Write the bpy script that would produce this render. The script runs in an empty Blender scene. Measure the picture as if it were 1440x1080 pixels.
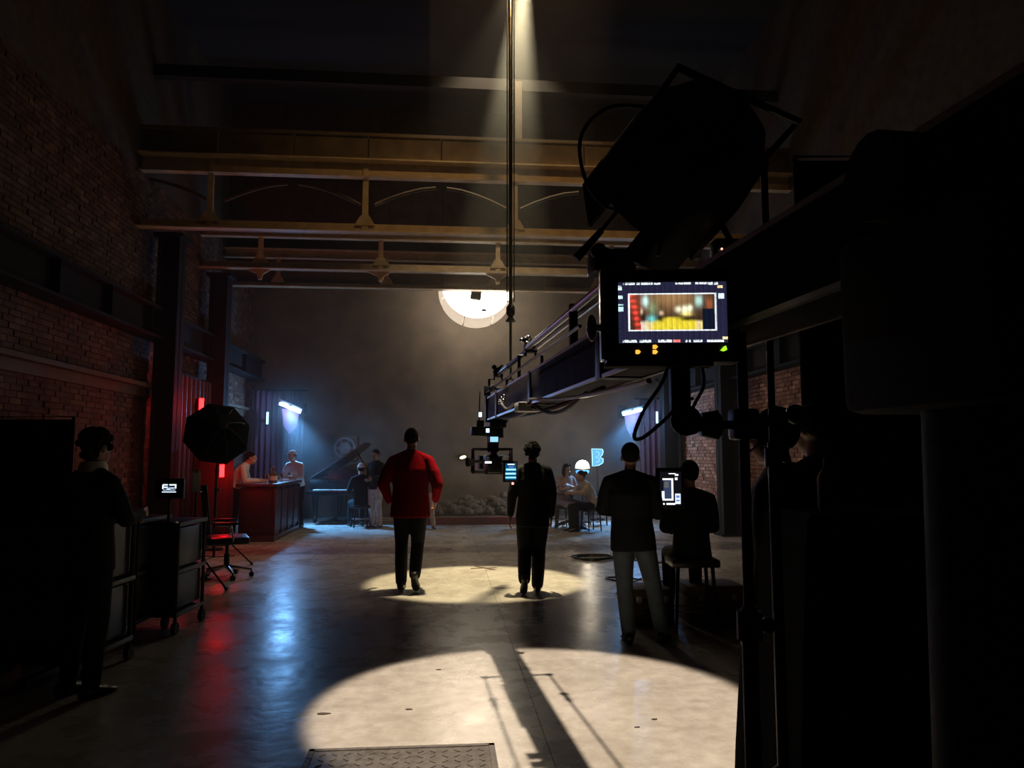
import bpy, bmesh, math, random
from mathutils import Vector, Matrix
random.seed(7)
C = bpy.context.scene.collection
SC = bpy.context.scene
# ------------------------------------------------------------------ camera
# the hall's long axis is +Y; the photographer stands at the origin, eye 1.53 m up
EYE = 1.53; YAW = math.radians(5.1); PITCH = math.radians(5.39); FOC = 1060.0
cam_d = bpy.data.cameras.new('camera'); cam = bpy.data.objects.new('camera', cam_d); C.objects.link(cam)
cam.location = (0, 0, EYE); cam.rotation_euler = (math.pi/2 + PITCH, 0, -YAW)
cam_d.sensor_width = 36; cam_d.lens = FOC/1440*36; cam_d.clip_start = .05; cam_d.clip_end = 200
SC.camera = cam
FW = Vector((math.sin(YAW), math.cos(YAW), 0)); RT = Vector((math.cos(YAW), -math.sin(YAW), 0))
def ray(px, py):
    v = 540-py; f = FOC*math.cos(PITCH)-v*math.sin(PITCH)
    return RT*(px-720)/f + FW + Vector((0, 0, (FOC*math.sin(PITCH)+v*math.cos(PITCH))/f))
def at(px, py, d): return Vector((0, 0, EYE)) + ray(px, py)*d          # d metres ahead
def atY(px, py, Y): r = ray(px, py); return Vector((0, 0, EYE)) + r*(Y/r.y)
def fl(px, py, z=0.0): r = ray(px, py); return Vector((0, 0, EYE)) + r*((z-EYE)/r.z)
def cd(x, d, z): return RT*x + FW*d + Vector((0, 0, z))                # right of / ahead of the photographer
# ------------------------------------------------------------------ view, world
SC.view_settings.view_transform = 'Standard'; SC.view_settings.look = 'None'
SC.view_settings.exposure = 0.0; SC.view_settings.gamma = 1.0; SC.view_settings.use_curve_mapping = False
W = bpy.data.worlds.new('world'); SC.world = W; W.use_nodes = True
nt = W.node_tree; nt.nodes.clear()
wo = nt.nodes.new('ShaderNodeOutputWorld'); bg = nt.nodes.new('ShaderNodeBackground'); bg.inputs[0].default_value = (0, 0, 0, 1)
nt.links.new(bg.outputs[0], wo.inputs['Surface'])
HAZE_DENSITY, HAZE_G = .0055, .2      # the smoke machine's haze hangs over the set, from the girders to the back wall
cy = SC.cycles
cy.use_denoising = True; cy.volume_bounces = 0; cy.max_bounces = 6; cy.diffuse_bounces = 4; cy.glossy_bounces = 3
cy.sample_clamp_indirect = 4.0
# ------------------------------------------------------------------ lights
def lamp(name, kind, loc, energy, color, target=None, **kw):
    l = bpy.data.lights.new(name, kind); l.energy = energy; l.color = color
    for k, v in kw.items(): setattr(l, k, v)
    o = bpy.data.objects.new(name, l); C.objects.link(o); o.location = loc
    if target is not None:
        o.rotation_euler = (Vector(target)-Vector(loc)).to_track_quat('-Z', 'Y').to_euler()
    return o
NEAR_L = cd(-.15, 4.9, 7.1); NEAR_T = cd(.15, 4.78, 0)
FAR_L = at(737, -38, 10.2); FAR_T = fl(671, 818)
lamp('near_spot', 'SPOT', NEAR_L, 4050, (1, .84, .68), NEAR_T, spot_size=math.radians(22.7), spot_blend=.16, shadow_soft_size=.05)
lamp('far_spot', 'SPOT', FAR_L, 8300, (1, .85, .53), FAR_T, spot_size=math.radians(17.9), spot_blend=.15, shadow_soft_size=.10)
# amber fill added to brighten the roof girders, no lamp seen there
GIRDER_L = Vector((.85, 8.0, 8.5)); GIRDER_T = Vector((.95, 12.0, 5.9))
lamp('girder_fill', 'SPOT', GIRDER_L, 170, (1, .60, .24), GIRDER_T, spot_size=math.radians(105), spot_blend=1.0, shadow_soft_size=.04)
# unseen overhead fill added to brighten the floor of the set
FILL_L = Vector((.95, 11.62, 9.1)); FILL_T = Vector((.8, 13.8, 0))
lamp('set_fill', 'SPOT', FILL_L, 480, (1, .82, .56), FILL_T, spot_size=math.radians(80), spot_blend=.6, shadow_soft_size=.12)
# ------------------------------------------------------------------ helpers
def tag(o, label=None, cat=None, group=None, kind=None):
    if label: o['label'] = label
    if cat: o['category'] = cat
    if group: o['group'] = group
    if kind: o['kind'] = kind
    return o
def empty(name, loc=(0, 0, 0), rz=0.0, label=None, cat=None, group=None):
    o = bpy.data.objects.new(name, None); C.objects.link(o); o.location = loc; o.rotation_euler = (0, 0, rz); o.empty_display_size = .1
    return tag(o, label, cat, group)
def basis(z, x=None):
    z = Vector(z).normalized()
    if x is None: x = Vector((1, 0, 0)) if abs(z.x) < .9 else Vector((0, 1, 0))
    x = Vector(x); x = (x - z*x.dot(z)).normalized(); y = z.cross(x)
    return Matrix((x, y, z)).transposed()
class MB:
    def __init__(s): s.bm = bmesh.new()
    def _add(s, fn, mat, bevel=0, **kw):
        r = fn(s.bm, matrix=mat, **kw); return r
    def box(s, c, size, rot=None, bevel=0.0, taper=None):
        t = bmesh.new(); bmesh.ops.create_cube(t, size=1)
        for v in t.verts:
            v.co = Vector((v.co.x*size[0], v.co.y*size[1], v.co.z*size[2]))
            if taper and v.co.z > 0: v.co.x *= taper[0]; v.co.y *= taper[1]
        if bevel > 0: bmesh.ops.bevel(t, geom=t.edges[:], offset=bevel, segments=2, affect='EDGES', profile=.6)
        M = Matrix.Translation(Vector(c)) @ (rot.to_4x4() if rot is not None else Matrix())
        s.merge(t, M); return s
    def merge(s, t, M=Matrix()):
        vm = {}
        for v in t.verts: vm[v] = s.bm.verts.new(M @ v.co)
        for f in t.faces:
            try: s.bm.faces.new([vm[v] for v in f.verts])
            except ValueError: pass
        t.free()
    def cone(s, p0, p1, r0, r1=None, seg=12):
        r1 = r0 if r1 is None else r1
        p0 = Vector(p0); p1 = Vector(p1); B = basis(p1-p0)
        a = [s.bm.verts.new(p0 + B @ Vector((r0*math.cos(2*math.pi*i/seg), r0*math.sin(2*math.pi*i/seg), 0))) for i in range(seg)]
        b = [s.bm.verts.new(p1 + B @ Vector((r1*math.cos(2*math.pi*i/seg), r1*math.sin(2*math.pi*i/seg), 0))) for i in range(seg)]
        for i in range(seg): s.bm.faces.new((a[i], a[(i+1) % seg], b[(i+1) % seg], b[i]))
        s.bm.faces.new(a[::-1]); s.bm.faces.new(b); return s
    def loft(s, rings, closed_ring=True, caps=True):
        R = [[s.bm.verts.new(p) for p in ring] for ring in rings]; n = len(R[0])
        for a, b in zip(R, R[1:]):
            for i in range(n if closed_ring else n-1): s.bm.faces.new((a[i], a[(i+1) % n], b[(i+1) % n], b[i]))
        if caps and closed_ring: s.bm.faces.new(R[0][::-1]); s.bm.faces.new(R[-1])
        return s
    def tube(s, pts, r, seg=8, radii=None, loop=False):
        pts = [Vector(p) for p in pts]; rings = []; n = len(pts); x = None
        for i, p in enumerate(pts):
            t = pts[(i+1) % n]-pts[i-1] if loop else pts[min(i+1, n-1)]-pts[max(i-1, 0)]
            B = basis(t, x); x = B.col[0]; rr = radii[i] if radii else r
            rings.append([p + B @ Vector((rr*math.cos(2*math.pi*k/seg), rr*math.sin(2*math.pi*k/seg), 0)) for k in range(seg)])
        if loop: rings.append(rings[0]); return s.loft(rings, caps=False)
        return s.loft(rings)
    def lathe(s, prof, seg=24, M=Matrix(), caps=True):
        rings = [[M @ Vector((r*math.cos(2*math.pi*i/seg), r*math.sin(2*math.pi*i/seg), z)) for i in range(seg)] for r, z in prof]
        return s.loft(rings, caps=caps)
    def ball(s, c, rad, rot=None, u=14, v=10):
        if not hasattr(rad, '__len__'): rad = (rad,)*3
        t = bmesh.new(); bmesh.ops.create_uvsphere(t, u_segments=u, v_segments=v, radius=1)
        M = Matrix.Translation(Vector(c)) @ (rot.to_4x4() if rot is not None else Matrix()) @ Matrix.Diagonal((*rad, 1))
        s.merge(t, M); return s
    def prism(s, poly, h, M=Matrix()):      # poly in xy, extruded along z
        return s.loft([[M @ Vector((x, y, 0)) for x, y in poly], [M @ Vector((x, y, h)) for x, y in poly]])
    def limb(s, pts, radii, seg=14):
        pts = [Vector(p) for p in pts]
        for i in range(len(pts)-1): s.cone(pts[i], pts[i+1], radii[i], radii[i+1], seg)
        for p, r in zip(pts, radii): s.ball(p, r*.99, u=12, v=8)
        return s
    def mesh(s, name, smooth=35):
        bmesh.ops.recalc_face_normals(s.bm, faces=s.bm.faces[:])
        me = bpy.data.meshes.new(name); s.bm.to_mesh(me); s.bm.free()
        if smooth:
            me.polygons.foreach_set('use_smooth', [True]*len(me.polygons))
            try: me.set_sharp_from_angle(angle=math.radians(smooth))
            except Exception: pass
        return me
    def build(s, name, mat, parent=None, smooth=35, label=None):
        o = bpy.data.objects.new(name, s.mesh(name, smooth)); C.objects.link(o)
        if mat: o.data.materials.append(mat)
        if parent: o.parent = parent
        if label: o['label'] = label
        return o
def solid(mb, voxel, name, mat, parent=None, smooth_it=4, label=None):   # weld overlapping volumes into one continuous skin
    o = bpy.data.objects.new(name, mb.mesh(name, 0)); C.objects.link(o)
    r = o.modifiers.new('r', 'REMESH'); r.mode = 'VOXEL'; r.voxel_size = voxel; r.use_smooth_shade = True
    sm = o.modifiers.new('s', 'SMOOTH'); sm.factor = .5; sm.iterations = smooth_it
    dg = bpy.context.evaluated_depsgraph_get()
    me = bpy.data.meshes.new_from_object(o.evaluated_get(dg)); old = o.data
    o.modifiers.clear(); o.data = me; bpy.data.meshes.remove(old); me.name = name
    me.materials.clear(); me.materials.append(mat)
    me.polygons.foreach_set('use_smooth', [True]*len(me.polygons))
    if parent: o.parent = parent
    if label: o['label'] = label
    return o
def copy_tree(o, loc=None, rz=None, parent=None):
    c = o.copy(); C.objects.link(c); c.parent = parent
    if loc is not None: c.location = loc
    if rz is not None: c.rotation_euler = (0, 0, rz)
    for ch in list(o.children): copy_tree(ch, parent=c)
    return c
# ------------------------------------------------------------------ materials
def mat(name, col, rough=.6, metal=0.0, var=.18, scale=12.0, bump=.15, spec=.5, rvar=.1, sheen=0.0):
    m = bpy.data.materials.new(name); m.use_nodes = True; n = m.node_tree; b = n.nodes['Principled BSDF']
    tc = n.nodes.new('ShaderNodeTexCoord'); nz = n.nodes.new('ShaderNodeTexNoise'); nz.inputs['Scale'].default_value = scale; nz.inputs['Detail'].default_value = 5
    n.links.new(tc.outputs['Object'], nz.inputs['Vector'])
    cr = n.nodes.new('ShaderNodeValToRGB'); cr.color_ramp.elements[0].position = .3; cr.color_ramp.elements[1].position = .7
    cr.color_ramp.elements[0].color = (*[c*(1-var) for c in col], 1); cr.color_ramp.elements[1].color = (*[min(1, c*(1+var)) for c in col], 1)
    n.links.new(nz.outputs['Fac'], cr.inputs['Fac']); n.links.new(cr.outputs[0], b.inputs['Base Color'])
    mr = n.nodes.new('ShaderNodeMapRange'); mr.inputs['To Min'].default_value = max(.02, rough-rvar); mr.inputs['To Max'].default_value = min(1, rough+rvar)
    n.links.new(nz.outputs['Fac'], mr.inputs['Value']); n.links.new(mr.outputs[0], b.inputs['Roughness'])
    b.inputs['Metallic'].default_value = metal; b.inputs['Specular IOR Level'].default_value = spec
    if sheen: b.inputs['Sheen Weight'].default_value = sheen
    if bump:
        bp = n.nodes.new('ShaderNodeBump'); bp.inputs['Strength'].default_value = bump; bp.inputs['Distance'].default_value = .01
        n.links.new(nz.outputs['Fac'], bp.inputs['Height']); n.links.new(bp.outputs[0], b.inputs['Normal'])
    return m
def emit(name, col, strength):
    m = bpy.data.materials.new(name); m.use_nodes = True; b = m.node_tree.nodes['Principled BSDF']
    b.inputs['Base Color'].default_value = (*[c*.3 for c in col], 1); b.inputs['Emission Color'].default_value = (*col, 1); b.inputs['Emission Strength'].default_value = strength
    b.inputs['Roughness'].default_value = .4
    return m
def screen_mat(name, strength):
    m = bpy.data.materials.new(name); m.use_nodes = True; n = m.node_tree; b = n.nodes['Principled BSDF']
    a = n.nodes.new('ShaderNodeVertexColor'); a.layer_name = 'picture'
    n.links.new(a.outputs[0], b.inputs['Emission Color']); b.inputs['Emission Strength'].default_value = strength
    b.inputs['Base Color'].default_value = (.01, .01, .012, 1); b.inputs['Roughness'].default_value = .25
    return m
def concrete(name):
    m = bpy.data.materials.new(name); m.use_nodes = True; n = m.node_tree; b = n.nodes['Principled BSDF']; L = n.links
    tc = n.nodes.new('ShaderNodeTexCoord')
    def noise(sc, det=6, rough=.55, dist=0, src='Object', scale3=None):
        z = n.nodes.new('ShaderNodeTexNoise'); z.inputs['Scale'].default_value = sc; z.inputs['Detail'].default_value = det; z.inputs['Roughness'].default_value = rough; z.inputs['Distortion'].default_value = dist
        if scale3:
            mp = n.nodes.new('ShaderNodeMapping'); mp.inputs['Scale'].default_value = scale3; L.new(tc.outputs[src], mp.inputs['Vector']); L.new(mp.outputs[0], z.inputs['Vector'])
        else: L.new(tc.outputs[src], z.inputs['Vector'])
        return z
    big = noise(.6, 8, .65, .1); fine = noise(9, 8, .65); mid = noise(1.9, 8, .7, .15)
    r1 = n.nodes.new('ShaderNodeValToRGB'); e = r1.color_ramp.elements; e[0].position = .32; e[0].color = (.36, .325, .275, 1); e[1].position = .68; e[1].color = (.53, .49, .43, 1)
    L.new(big.outputs['Fac'], r1.inputs['Fac'])
    r2 = n.nodes.new('ShaderNodeValToRGB'); e = r2.color_ramp.elements; e[0].position = .3; e[0].color = (.72, .70, .68, 1); e[1].position = .62; e[1].color = (1, 1, 1, 1)
    L.new(fine.outputs['Fac'], r2.inputs['Fac'])
    r3 = n.nodes.new('ShaderNodeValToRGB'); e = r3.color_ramp.elements; e[0].position = .25; e[0].color = (.90, .89, .87, 1); e[1].position = .55; e[1].color = (1, 1, 1, 1)
    L.new(mid.outputs['Fac'], r3.inputs['Fac'])
    m1 = n.nodes.new('ShaderNodeMix'); m1.data_type = 'RGBA'; m1.blend_type = 'MULTIPLY'; m1.inputs[0].default_value = 1
    L.new(r1.outputs[0], m1.inputs[6]); L.new(r2.outputs[0], m1.inputs[7])
    m2 = n.nodes.new('ShaderNodeMix'); m2.data_type = 'RGBA'; m2.blend_type = 'MULTIPLY'; m2.inputs[0].default_value = 1
    L.new(m1.outputs[2], m2.inputs[6]); L.new(r3.outputs[0], m2.inputs[7]); L.new(m2.outputs[2], b.inputs['Base Color'])
    rr = n.nodes.new('ShaderNodeMapRange'); rr.inputs['From Min'].default_value = .35; rr.inputs['From Max'].default_value = .65; rr.inputs['To Min'].default_value = .20; rr.inputs['To Max'].default_value = .36
    L.new(mid.outputs['Fac'], rr.inputs['Value']); L.new(rr.outputs[0], b.inputs['Roughness'])
    wv = noise(7, 4, .5, .4); ad = n.nodes.new('ShaderNodeMath'); ad.operation = 'MULTIPLY_ADD'; ad.inputs[1].default_value = .25
    L.new(fine.outputs['Fac'], ad.inputs[0]); L.new(wv.outputs['Fac'], ad.inputs[2])
    bp = n.nodes.new('ShaderNodeBump'); bp.inputs['Strength'].default_value = .13; bp.inputs['Distance'].default_value = .02
    L.new(ad.outputs[0], bp.inputs['Height']); L.new(bp.outputs[0], b.inputs['Normal'])
    return m
def brick_mat(name, a, c):
    m = bpy.data.materials.new(name); m.use_nodes = True; n = m.node_tree; b = n.nodes['Principled BSDF']; L = n.links
    g = n.nodes.new('ShaderNodeNewGeometry'); cr = n.nodes.new('ShaderNodeValToRGB'); e = cr.color_ramp.elements
    e[0].color = (*a, 1); e[1].color = (*c, 1); x = e.new(.5); x.color = (*[(p+q)*.42 for p, q in zip(a, c)], 1)
    L.new(g.outputs['Random Per Island'], cr.inputs['Fac'])
    tc = n.nodes.new('ShaderNodeTexCoord'); z = n.nodes.new('ShaderNodeTexNoise'); z.inputs['Scale'].default_value = 6; z.inputs['Detail'].default_value = 6; L.new(tc.outputs['Object'], z.inputs['Vector'])
    mr = n.nodes.new('ShaderNodeMapRange'); mr.inputs['From Min'].default_value = .3; mr.inputs['From Max'].default_value = .7; mr.inputs['To Min'].default_value = .45; mr.inputs['To Max'].default_value = 1.25; L.new(z.outputs['Fac'], mr.inputs['Value'])
    mx = n.nodes.new('ShaderNodeVectorMath'); mx.operation = 'SCALE'; L.new(cr.outputs[0], mx.inputs[0]); L.new(mr.outputs[0], mx.inputs['Scale']); L.new(mx.outputs[0], b.inputs['Base Color'])
    b.inputs['Roughness'].default_value = .85
    bp = n.nodes.new('ShaderNodeBump'); bp.inputs['Strength'].default_value = .4; bp.inputs['Distance'].default_value = .01; L.new(z.outputs['Fac'], bp.inputs['Height']); L.new(bp.outputs[0], b.inputs['Normal'])
    return m
M = dict(
    floor=concrete('polished_concrete'), vent_grey=mat('vent_grey', (.30, .29, .27), .7), plaster=mat('plaster', (.175, .132, .092), .8, var=.22, scale=2.2, bump=.3),
    mortar=mat('mortar', (.10, .075, .06), .9, var=.25, scale=8), brick=brick_mat('brick', (.10, .042, .022), (.20, .10, .06)), brick_lit=brick_mat('lit_brick', (.30, .12, .07), (.56, .28, .17)),  # warm light on the right wall put into its lighter brick colours
    beige=mat('beige_steel_paint', (.50, .36, .20), .55, var=.2, scale=5), board=mat('old_boards', (.14, .095, .05), .7, var=.3, scale=4),
    dark_board=mat('dark_boards', (.11, .07, .035), .75, var=.3, scale=4), dark_ceil=mat('dark_ceiling', (.035, .03, .027), .9), dark_steel=mat('dark_steel', (.018, .016, .016), .8, .0, scale=9, spec=.15),
    black=mat('black_plastic', (.011, .011, .012), .42, scale=30, bump=.04), black_metal=mat('black_metal', (.016, .016, .017), .42, .4, scale=25, bump=.03),
    rubber=mat('black_rubber', (.012, .012, .012), .75, scale=30), cable=mat('black_cable', (.014, .014, .015), .38, scale=30, bump=.03),
    arm=mat('crane_arm_paint', (.020, .015, .020), .7, .0, scale=14, bump=.04, spec=.12), chrome=mat('bright_metal', (.75, .74, .72), .2, 1.0, var=.06, scale=20, bump=.02),
    alu=mat('brushed_aluminium', (.5, .48, .46), .35, .9, var=.08, scale=20, bump=.03), duvetyne=mat('black_cloth', (.0035, .0035, .0035), .95, scale=40, spec=.05),
    redwool=mat('red_jacket_cloth', (.17, .004, .008), .9, var=.2, scale=30, bump=.3, spec=0), darksuit=mat('dark_suit_cloth', (.008, .008, .010), .85, scale=40, bump=.3, spec=.25),
    blackcloth=mat('black_jacket_cloth', (.010, .010, .011), .85, scale=30, bump=.3, spec=.2), denim=mat('grey_blue_denim', (.055, .075, .088), .85, var=.3, scale=14, bump=.4),
    skin=mat('skin', (.25, .14, .095), .5, var=.1, scale=20, bump=.05), skin2=mat('light_skin', (.55, .36, .28), .5, var=.1, scale=20, bump=.05),
    hair=mat('dark_hair', (.008, .006, .005), .85, scale=60, bump=.5, spec=.15), shoe=mat('black_leather', (.014, .012, .011), .35, scale=20),
    white=mat('white_cotton', (.72, .70, .66), .8, var=.08, scale=20, bump=.2), pale=mat('pale_trouser_cloth', (.42, .36, .30), .85, var=.2, scale=12, bump=.4),
    pinkdress=mat('pale_pink_cloth', (.55, .40, .36), .8, var=.2, scale=14, bump=.4), cream=mat('cream_cloth', (.50, .42, .30), .8, var=.2, scale=14, bump=.4),
    eye=mat('eye_white', (.7, .7, .68), .2, var=.03), darkwood=mat('dark_bar_wood', (.05, .02, .016), .4, var=.35, scale=8),
    kerb=mat('red_kerb_paint', (.20, .018, .024), .5, var=.2, scale=6), oxblood=mat('oxblood_paint', (.032, .003, .004), .5, var=.25, scale=6), redcurtain=mat('burgundy_velvet', (.08, .007, .024), .85, var=.25, scale=10, sheen=.3),
    redpanel=mat('red_painted_panel', (.06, .005, .005), .5, var=.2, scale=5), glass=mat('bottle_glass', (.10, .12, .11), .08, var=.3, bump=0), paper=mat('white_paper', (.75, .73, .70), .8, var=.05),
    stone=mat('grey_rubble', (.12, .10, .085), .85, var=.35, scale=6, bump=.5), plate=mat('worn_steel_plate', (.115, .10, .083), .5, .35, var=.3, scale=26, bump=.5),
    tape=mat('hook_shade_tone', (.09, .055, .03), .7), cardboard=mat('brown_fibre_case', (.13, .075, .035), .7, var=.2), leather=mat('black_chair_leather', (.016, .014, .014), .3, scale=18, bump=.1),
    piano=mat('black_lacquer', (.012, .012, .013), .18, scale=6, bump=0), dustypiano=mat('dusty_lid', (.05, .052, .055), .35, scale=6),
    drumcloth=mat('cream_drum_skin', (.72, .62, .52), .7), litter=mat('dark_litter', (.05, .035, .025), .8),
)
# ------------------------------------------------------------------ the hall
XL, XR, YB, YN, ZT = -4.8, 5.8, 19.2, -4.0, 9.4
def struct(mb, name, m, parent=None, smooth=0):
    o = mb.build(name, m, parent, smooth)
    if parent is None: o['kind'] = 'structure'
    return o
xs = fl(700, 850).x                                                   # the long floor joint
fb = MB(); fb.box(((XL+XR)/2, (YN+YB)/2, -.16), (XR-XL+.6, YB-YN+.6, .28)); floor = struct(fb, 'floor', M['mortar'])
for x0, x1, y0, y1 in ((XL-.2, xs-.0015, YN-.2, YB+.2), (xs+.0015, XR+.2, YN-.2, YB+.2)):
    s = MB(); s.box(((x0+x1)/2, (y0+y1)/2, -.012), (x1-x0, y1-y0, .024)); s.build('slab', M['floor'], floor, 0)
s = MB(); s.box(((XL+XR)/2, (YN+YB)/2, ZT+.1), (XR-XL+.6, YB-YN+.6, .2)); ceil = struct(s, 'ceiling', M['dark_ceil'])
for Y in (-2, 1, 4, 7, 10):
    s = MB(); s.box(((XL+XR)/2, Y, ZT-.12), (XR-XL, .2, .24)); s.build('rafter', M['dark_ceil'], ceil, 0)
def bricks(parent, side, y0, y1, z0, z1):
    m = MB(); nx = side; X = XL if side > 0 else XR; bh, bl, g = .075, .24, .014
    z = z0; row = 0
    while z < z1:
        y = y0 - (bl/2 if row % 2 else 0)
        while y < y1:
            a, b = max(y, y0), min(y+bl-g, y1)
            if b-a > .03 and random.random() > .012:
                p = .012 + random.random()*.016
                m.box((X+nx*p/2, (a+b)/2, z+bh/2-g/2), (p, b-a, bh-g))
            y += bl
        z += bh; row += 1
    o = m.build('bricks', M['brick' if side > 0 else 'brick_lit'], parent, 0); o['kind'] = 'stuff'
s = MB(); s.box((XL-.15, (YN+YB)/2, ZT/2), (.3, YB-YN+.6, ZT)); wl = struct(s, 'wall_left', M['mortar'])
bricks(wl, 1, 3.0, 19.1, 0, 6.0)
s = MB(); s.box((XR+.15, (YN+YB)/2, ZT/2), (.3, YB-YN+.6, ZT)); wr = struct(s, 'wall_right', M['mortar'])
bricks(wr, -1, 8.5, 19.1, 0, 4.6)
s = MB(); s.box(((XL+XR)/2, YB+.15, ZT/2), (XR-XL+.6, .3, ZT)); wb = struct(s, 'wall_back', M['plaster'])
s = MB(); s.box(((XL+XR)/2, YN-.15, ZT/2), (XR-XL+.6, .3, ZT)); wf = struct(s, 'wall_front', M['dark_ceil'])
# faint round vent on the plaster of the back wall
vc = atY(485, 630, YB-.03); v = empty('wall_vent', vc, 0, 'faint round metal vent on a square plate on the back wall, above the piano', 'vent')
s = MB(); s.box((0, 0, 0), (.62, .04, .62), bevel=.01); s.build('plate', M['plaster'], v)
RX = Matrix.Rotation(math.pi/2, 4, 'X')
s = MB(); s.lathe([(.27, 0), (.27, .05), (.22, .06), (.22, 0)], 28, RX, caps=False); s.build('rim', M['vent_grey'], v)
s = MB(); s.lathe([(.01, .0), (.14, .0), (.14, .04), (.01, .05)], 20, RX); s.build('hub', M['vent_grey'], v)
for k in range(6):
    a = k*math.pi/3; s = MB(); s.box((.18*math.cos(a), -.03, .18*math.sin(a)), (.1, .02, .03), Matrix.Rotation(-a, 3, 'Y')); s.build('blade', M['vent_grey'], v)
# haze from the smoke machine
mh = bpy.data.materials.new('set_haze'); mh.use_nodes = True; n_ = mh.node_tree; n_.nodes.clear(); ho = n_.nodes.new('ShaderNodeOutputMaterial'); hv = n_.nodes.new('ShaderNodeVolumeScatter')
hv.inputs['Density'].default_value = HAZE_DENSITY; hv.inputs['Anisotropy'].default_value = HAZE_G; hv.inputs['Color'].default_value = (.95, .93, .9, 1); n_.links.new(hv.outputs[0], ho.inputs['Volume'])
s = MB(); s.box(((XL+XR)/2, (7.4+YB-.06)/2, ZT/2), (XR-XL-.12, YB-.06-7.4, ZT-.08)); o = s.build('haze', mh, None, 0); tag(o, 'thin stage haze hanging over the lit set and around the lamps', 'haze', None, 'stuff')
m2 = mh.copy(); n_ = m2.node_tree; tc = n_.nodes.new('ShaderNodeTexCoord'); sx_ = n_.nodes.new('ShaderNodeSeparateXYZ'); mr = n_.nodes.new('ShaderNodeMapRange'); mr.interpolation_type = 'SMOOTHSTEP'
mr.inputs['From Min'].default_value = 5.3; mr.inputs['From Max'].default_value = 8.0; mr.inputs['To Min'].default_value = 0.0; mr.inputs['To Max'].default_value = .042
n_.links.new(tc.outputs['Object'], sx_.inputs[0]); n_.links.new(sx_.outputs['Z'], mr.inputs['Value']); n_.links.new(mr.outputs[0], n_.nodes['Volume Scatter'].inputs['Density'])
s = MB(); s.box((.95, 9.95, 6.95), (2.4, 2.3, 3.3)); o = s.build('smoke', m2, None, 0); tag(o, 'denser smoke gathered under the roof around the far spotlight beam', 'smoke', None, 'stuff')
def smoke_ball(c, R, dens, lb):
    m = bpy.data.materials.new('lamp_smoke'); m.use_nodes = True; n = m.node_tree; n.nodes.clear(); L = n.links
    o_ = n.nodes.new('ShaderNodeOutputMaterial'); v_ = n.nodes.new('ShaderNodeVolumeScatter'); v_.inputs['Anisotropy'].default_value = HAZE_G; L.new(v_.outputs[0], o_.inputs['Volume'])
    tc = n.nodes.new('ShaderNodeTexCoord'); ln = n.nodes.new('ShaderNodeVectorMath'); ln.operation = 'LENGTH'; L.new(tc.outputs['Object'], ln.inputs[0])
    mr = n.nodes.new('ShaderNodeMapRange'); mr.interpolation_type = 'SMOOTHSTEP'; mr.inputs['From Min'].default_value = 0; mr.inputs['From Max'].default_value = R*.98; mr.inputs['To Min'].default_value = dens; mr.inputs['To Max'].default_value = 0
    L.new(ln.outputs['Value'], mr.inputs['Value']); L.new(mr.outputs[0], v_.inputs['Density'])
    s = MB(); s.ball((0, 0, 0), R, None, 20, 12); o = s.build('smoke', m, None, 0); o.location = c; tag(o, lb, 'smoke', None, 'stuff')
smoke_ball(atY(425, 590, 17.2), 1.7, .05, 'smoke drifting past the cold wall lamp above the bar'); smoke_ball(atY(875, 592, 17.4), 1.6, .05, 'smoke drifting past the cold wall lamp by the burgundy curtain')
# columns and runway rails along the side walls
def column(x, y, h, name, w=.34):
    s = MB(); s.box((x, y, h/2), (w, .03, h)); s.box((x-w/2+.012, y, h/2), (.024, w, h)); s.box((x+w/2-.012, y, h/2), (.024, w, h)); s.box((x, y, .02), (w+.12, w+.12, .04))
    s.box((x, y, h-.03), (w+.12, w+.12, .06)); o = struct(s, name, M['dark_steel']); return o
pl = atY(215, 600, 12.3); column(-4.45, 12.5, 5.1, 'column_left'); column(-4.45, 15.2, 5.1, 'column_left')
column(5.45, 14.2, 5.1, 'column_right'); column(5.45, 17.9, 5.1, 'column_right', .4)
def rail(x, z0, z1, y0, y1, name):
    s = MB(); h = z1-z0; s.box((x, (y0+y1)/2, z0+.02), (.3, y1-y0, .04)); s.box((x, (y0+y1)/2, z1-.02), (.3, y1-y0, .04)); s.box((x, (y0+y1)/2, z0+h/2), (.04, y1-y0, h)); 
    y = y0+.5
    while y < y1: s.box((x, y, z0+h/2), (.26, .02, h-.06)); y += 1.4
    return struct(s, name, M['dark_steel'])
rail(-4.62, 3.36, 3.86, YN, YB, 'beam_left'); rail(5.62, 2.98, 3.5, YN, YB, 'beam_right')
s = MB(); s.box((-4.7, (YN+YB)/2, 2.62), (.16, YB-YN, .06)); s.box((-4.76, (YN+YB)/2, 2.55), (.05, YB-YN, .2)); struct(s, 'trim_1', M['dark_board'])
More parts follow.
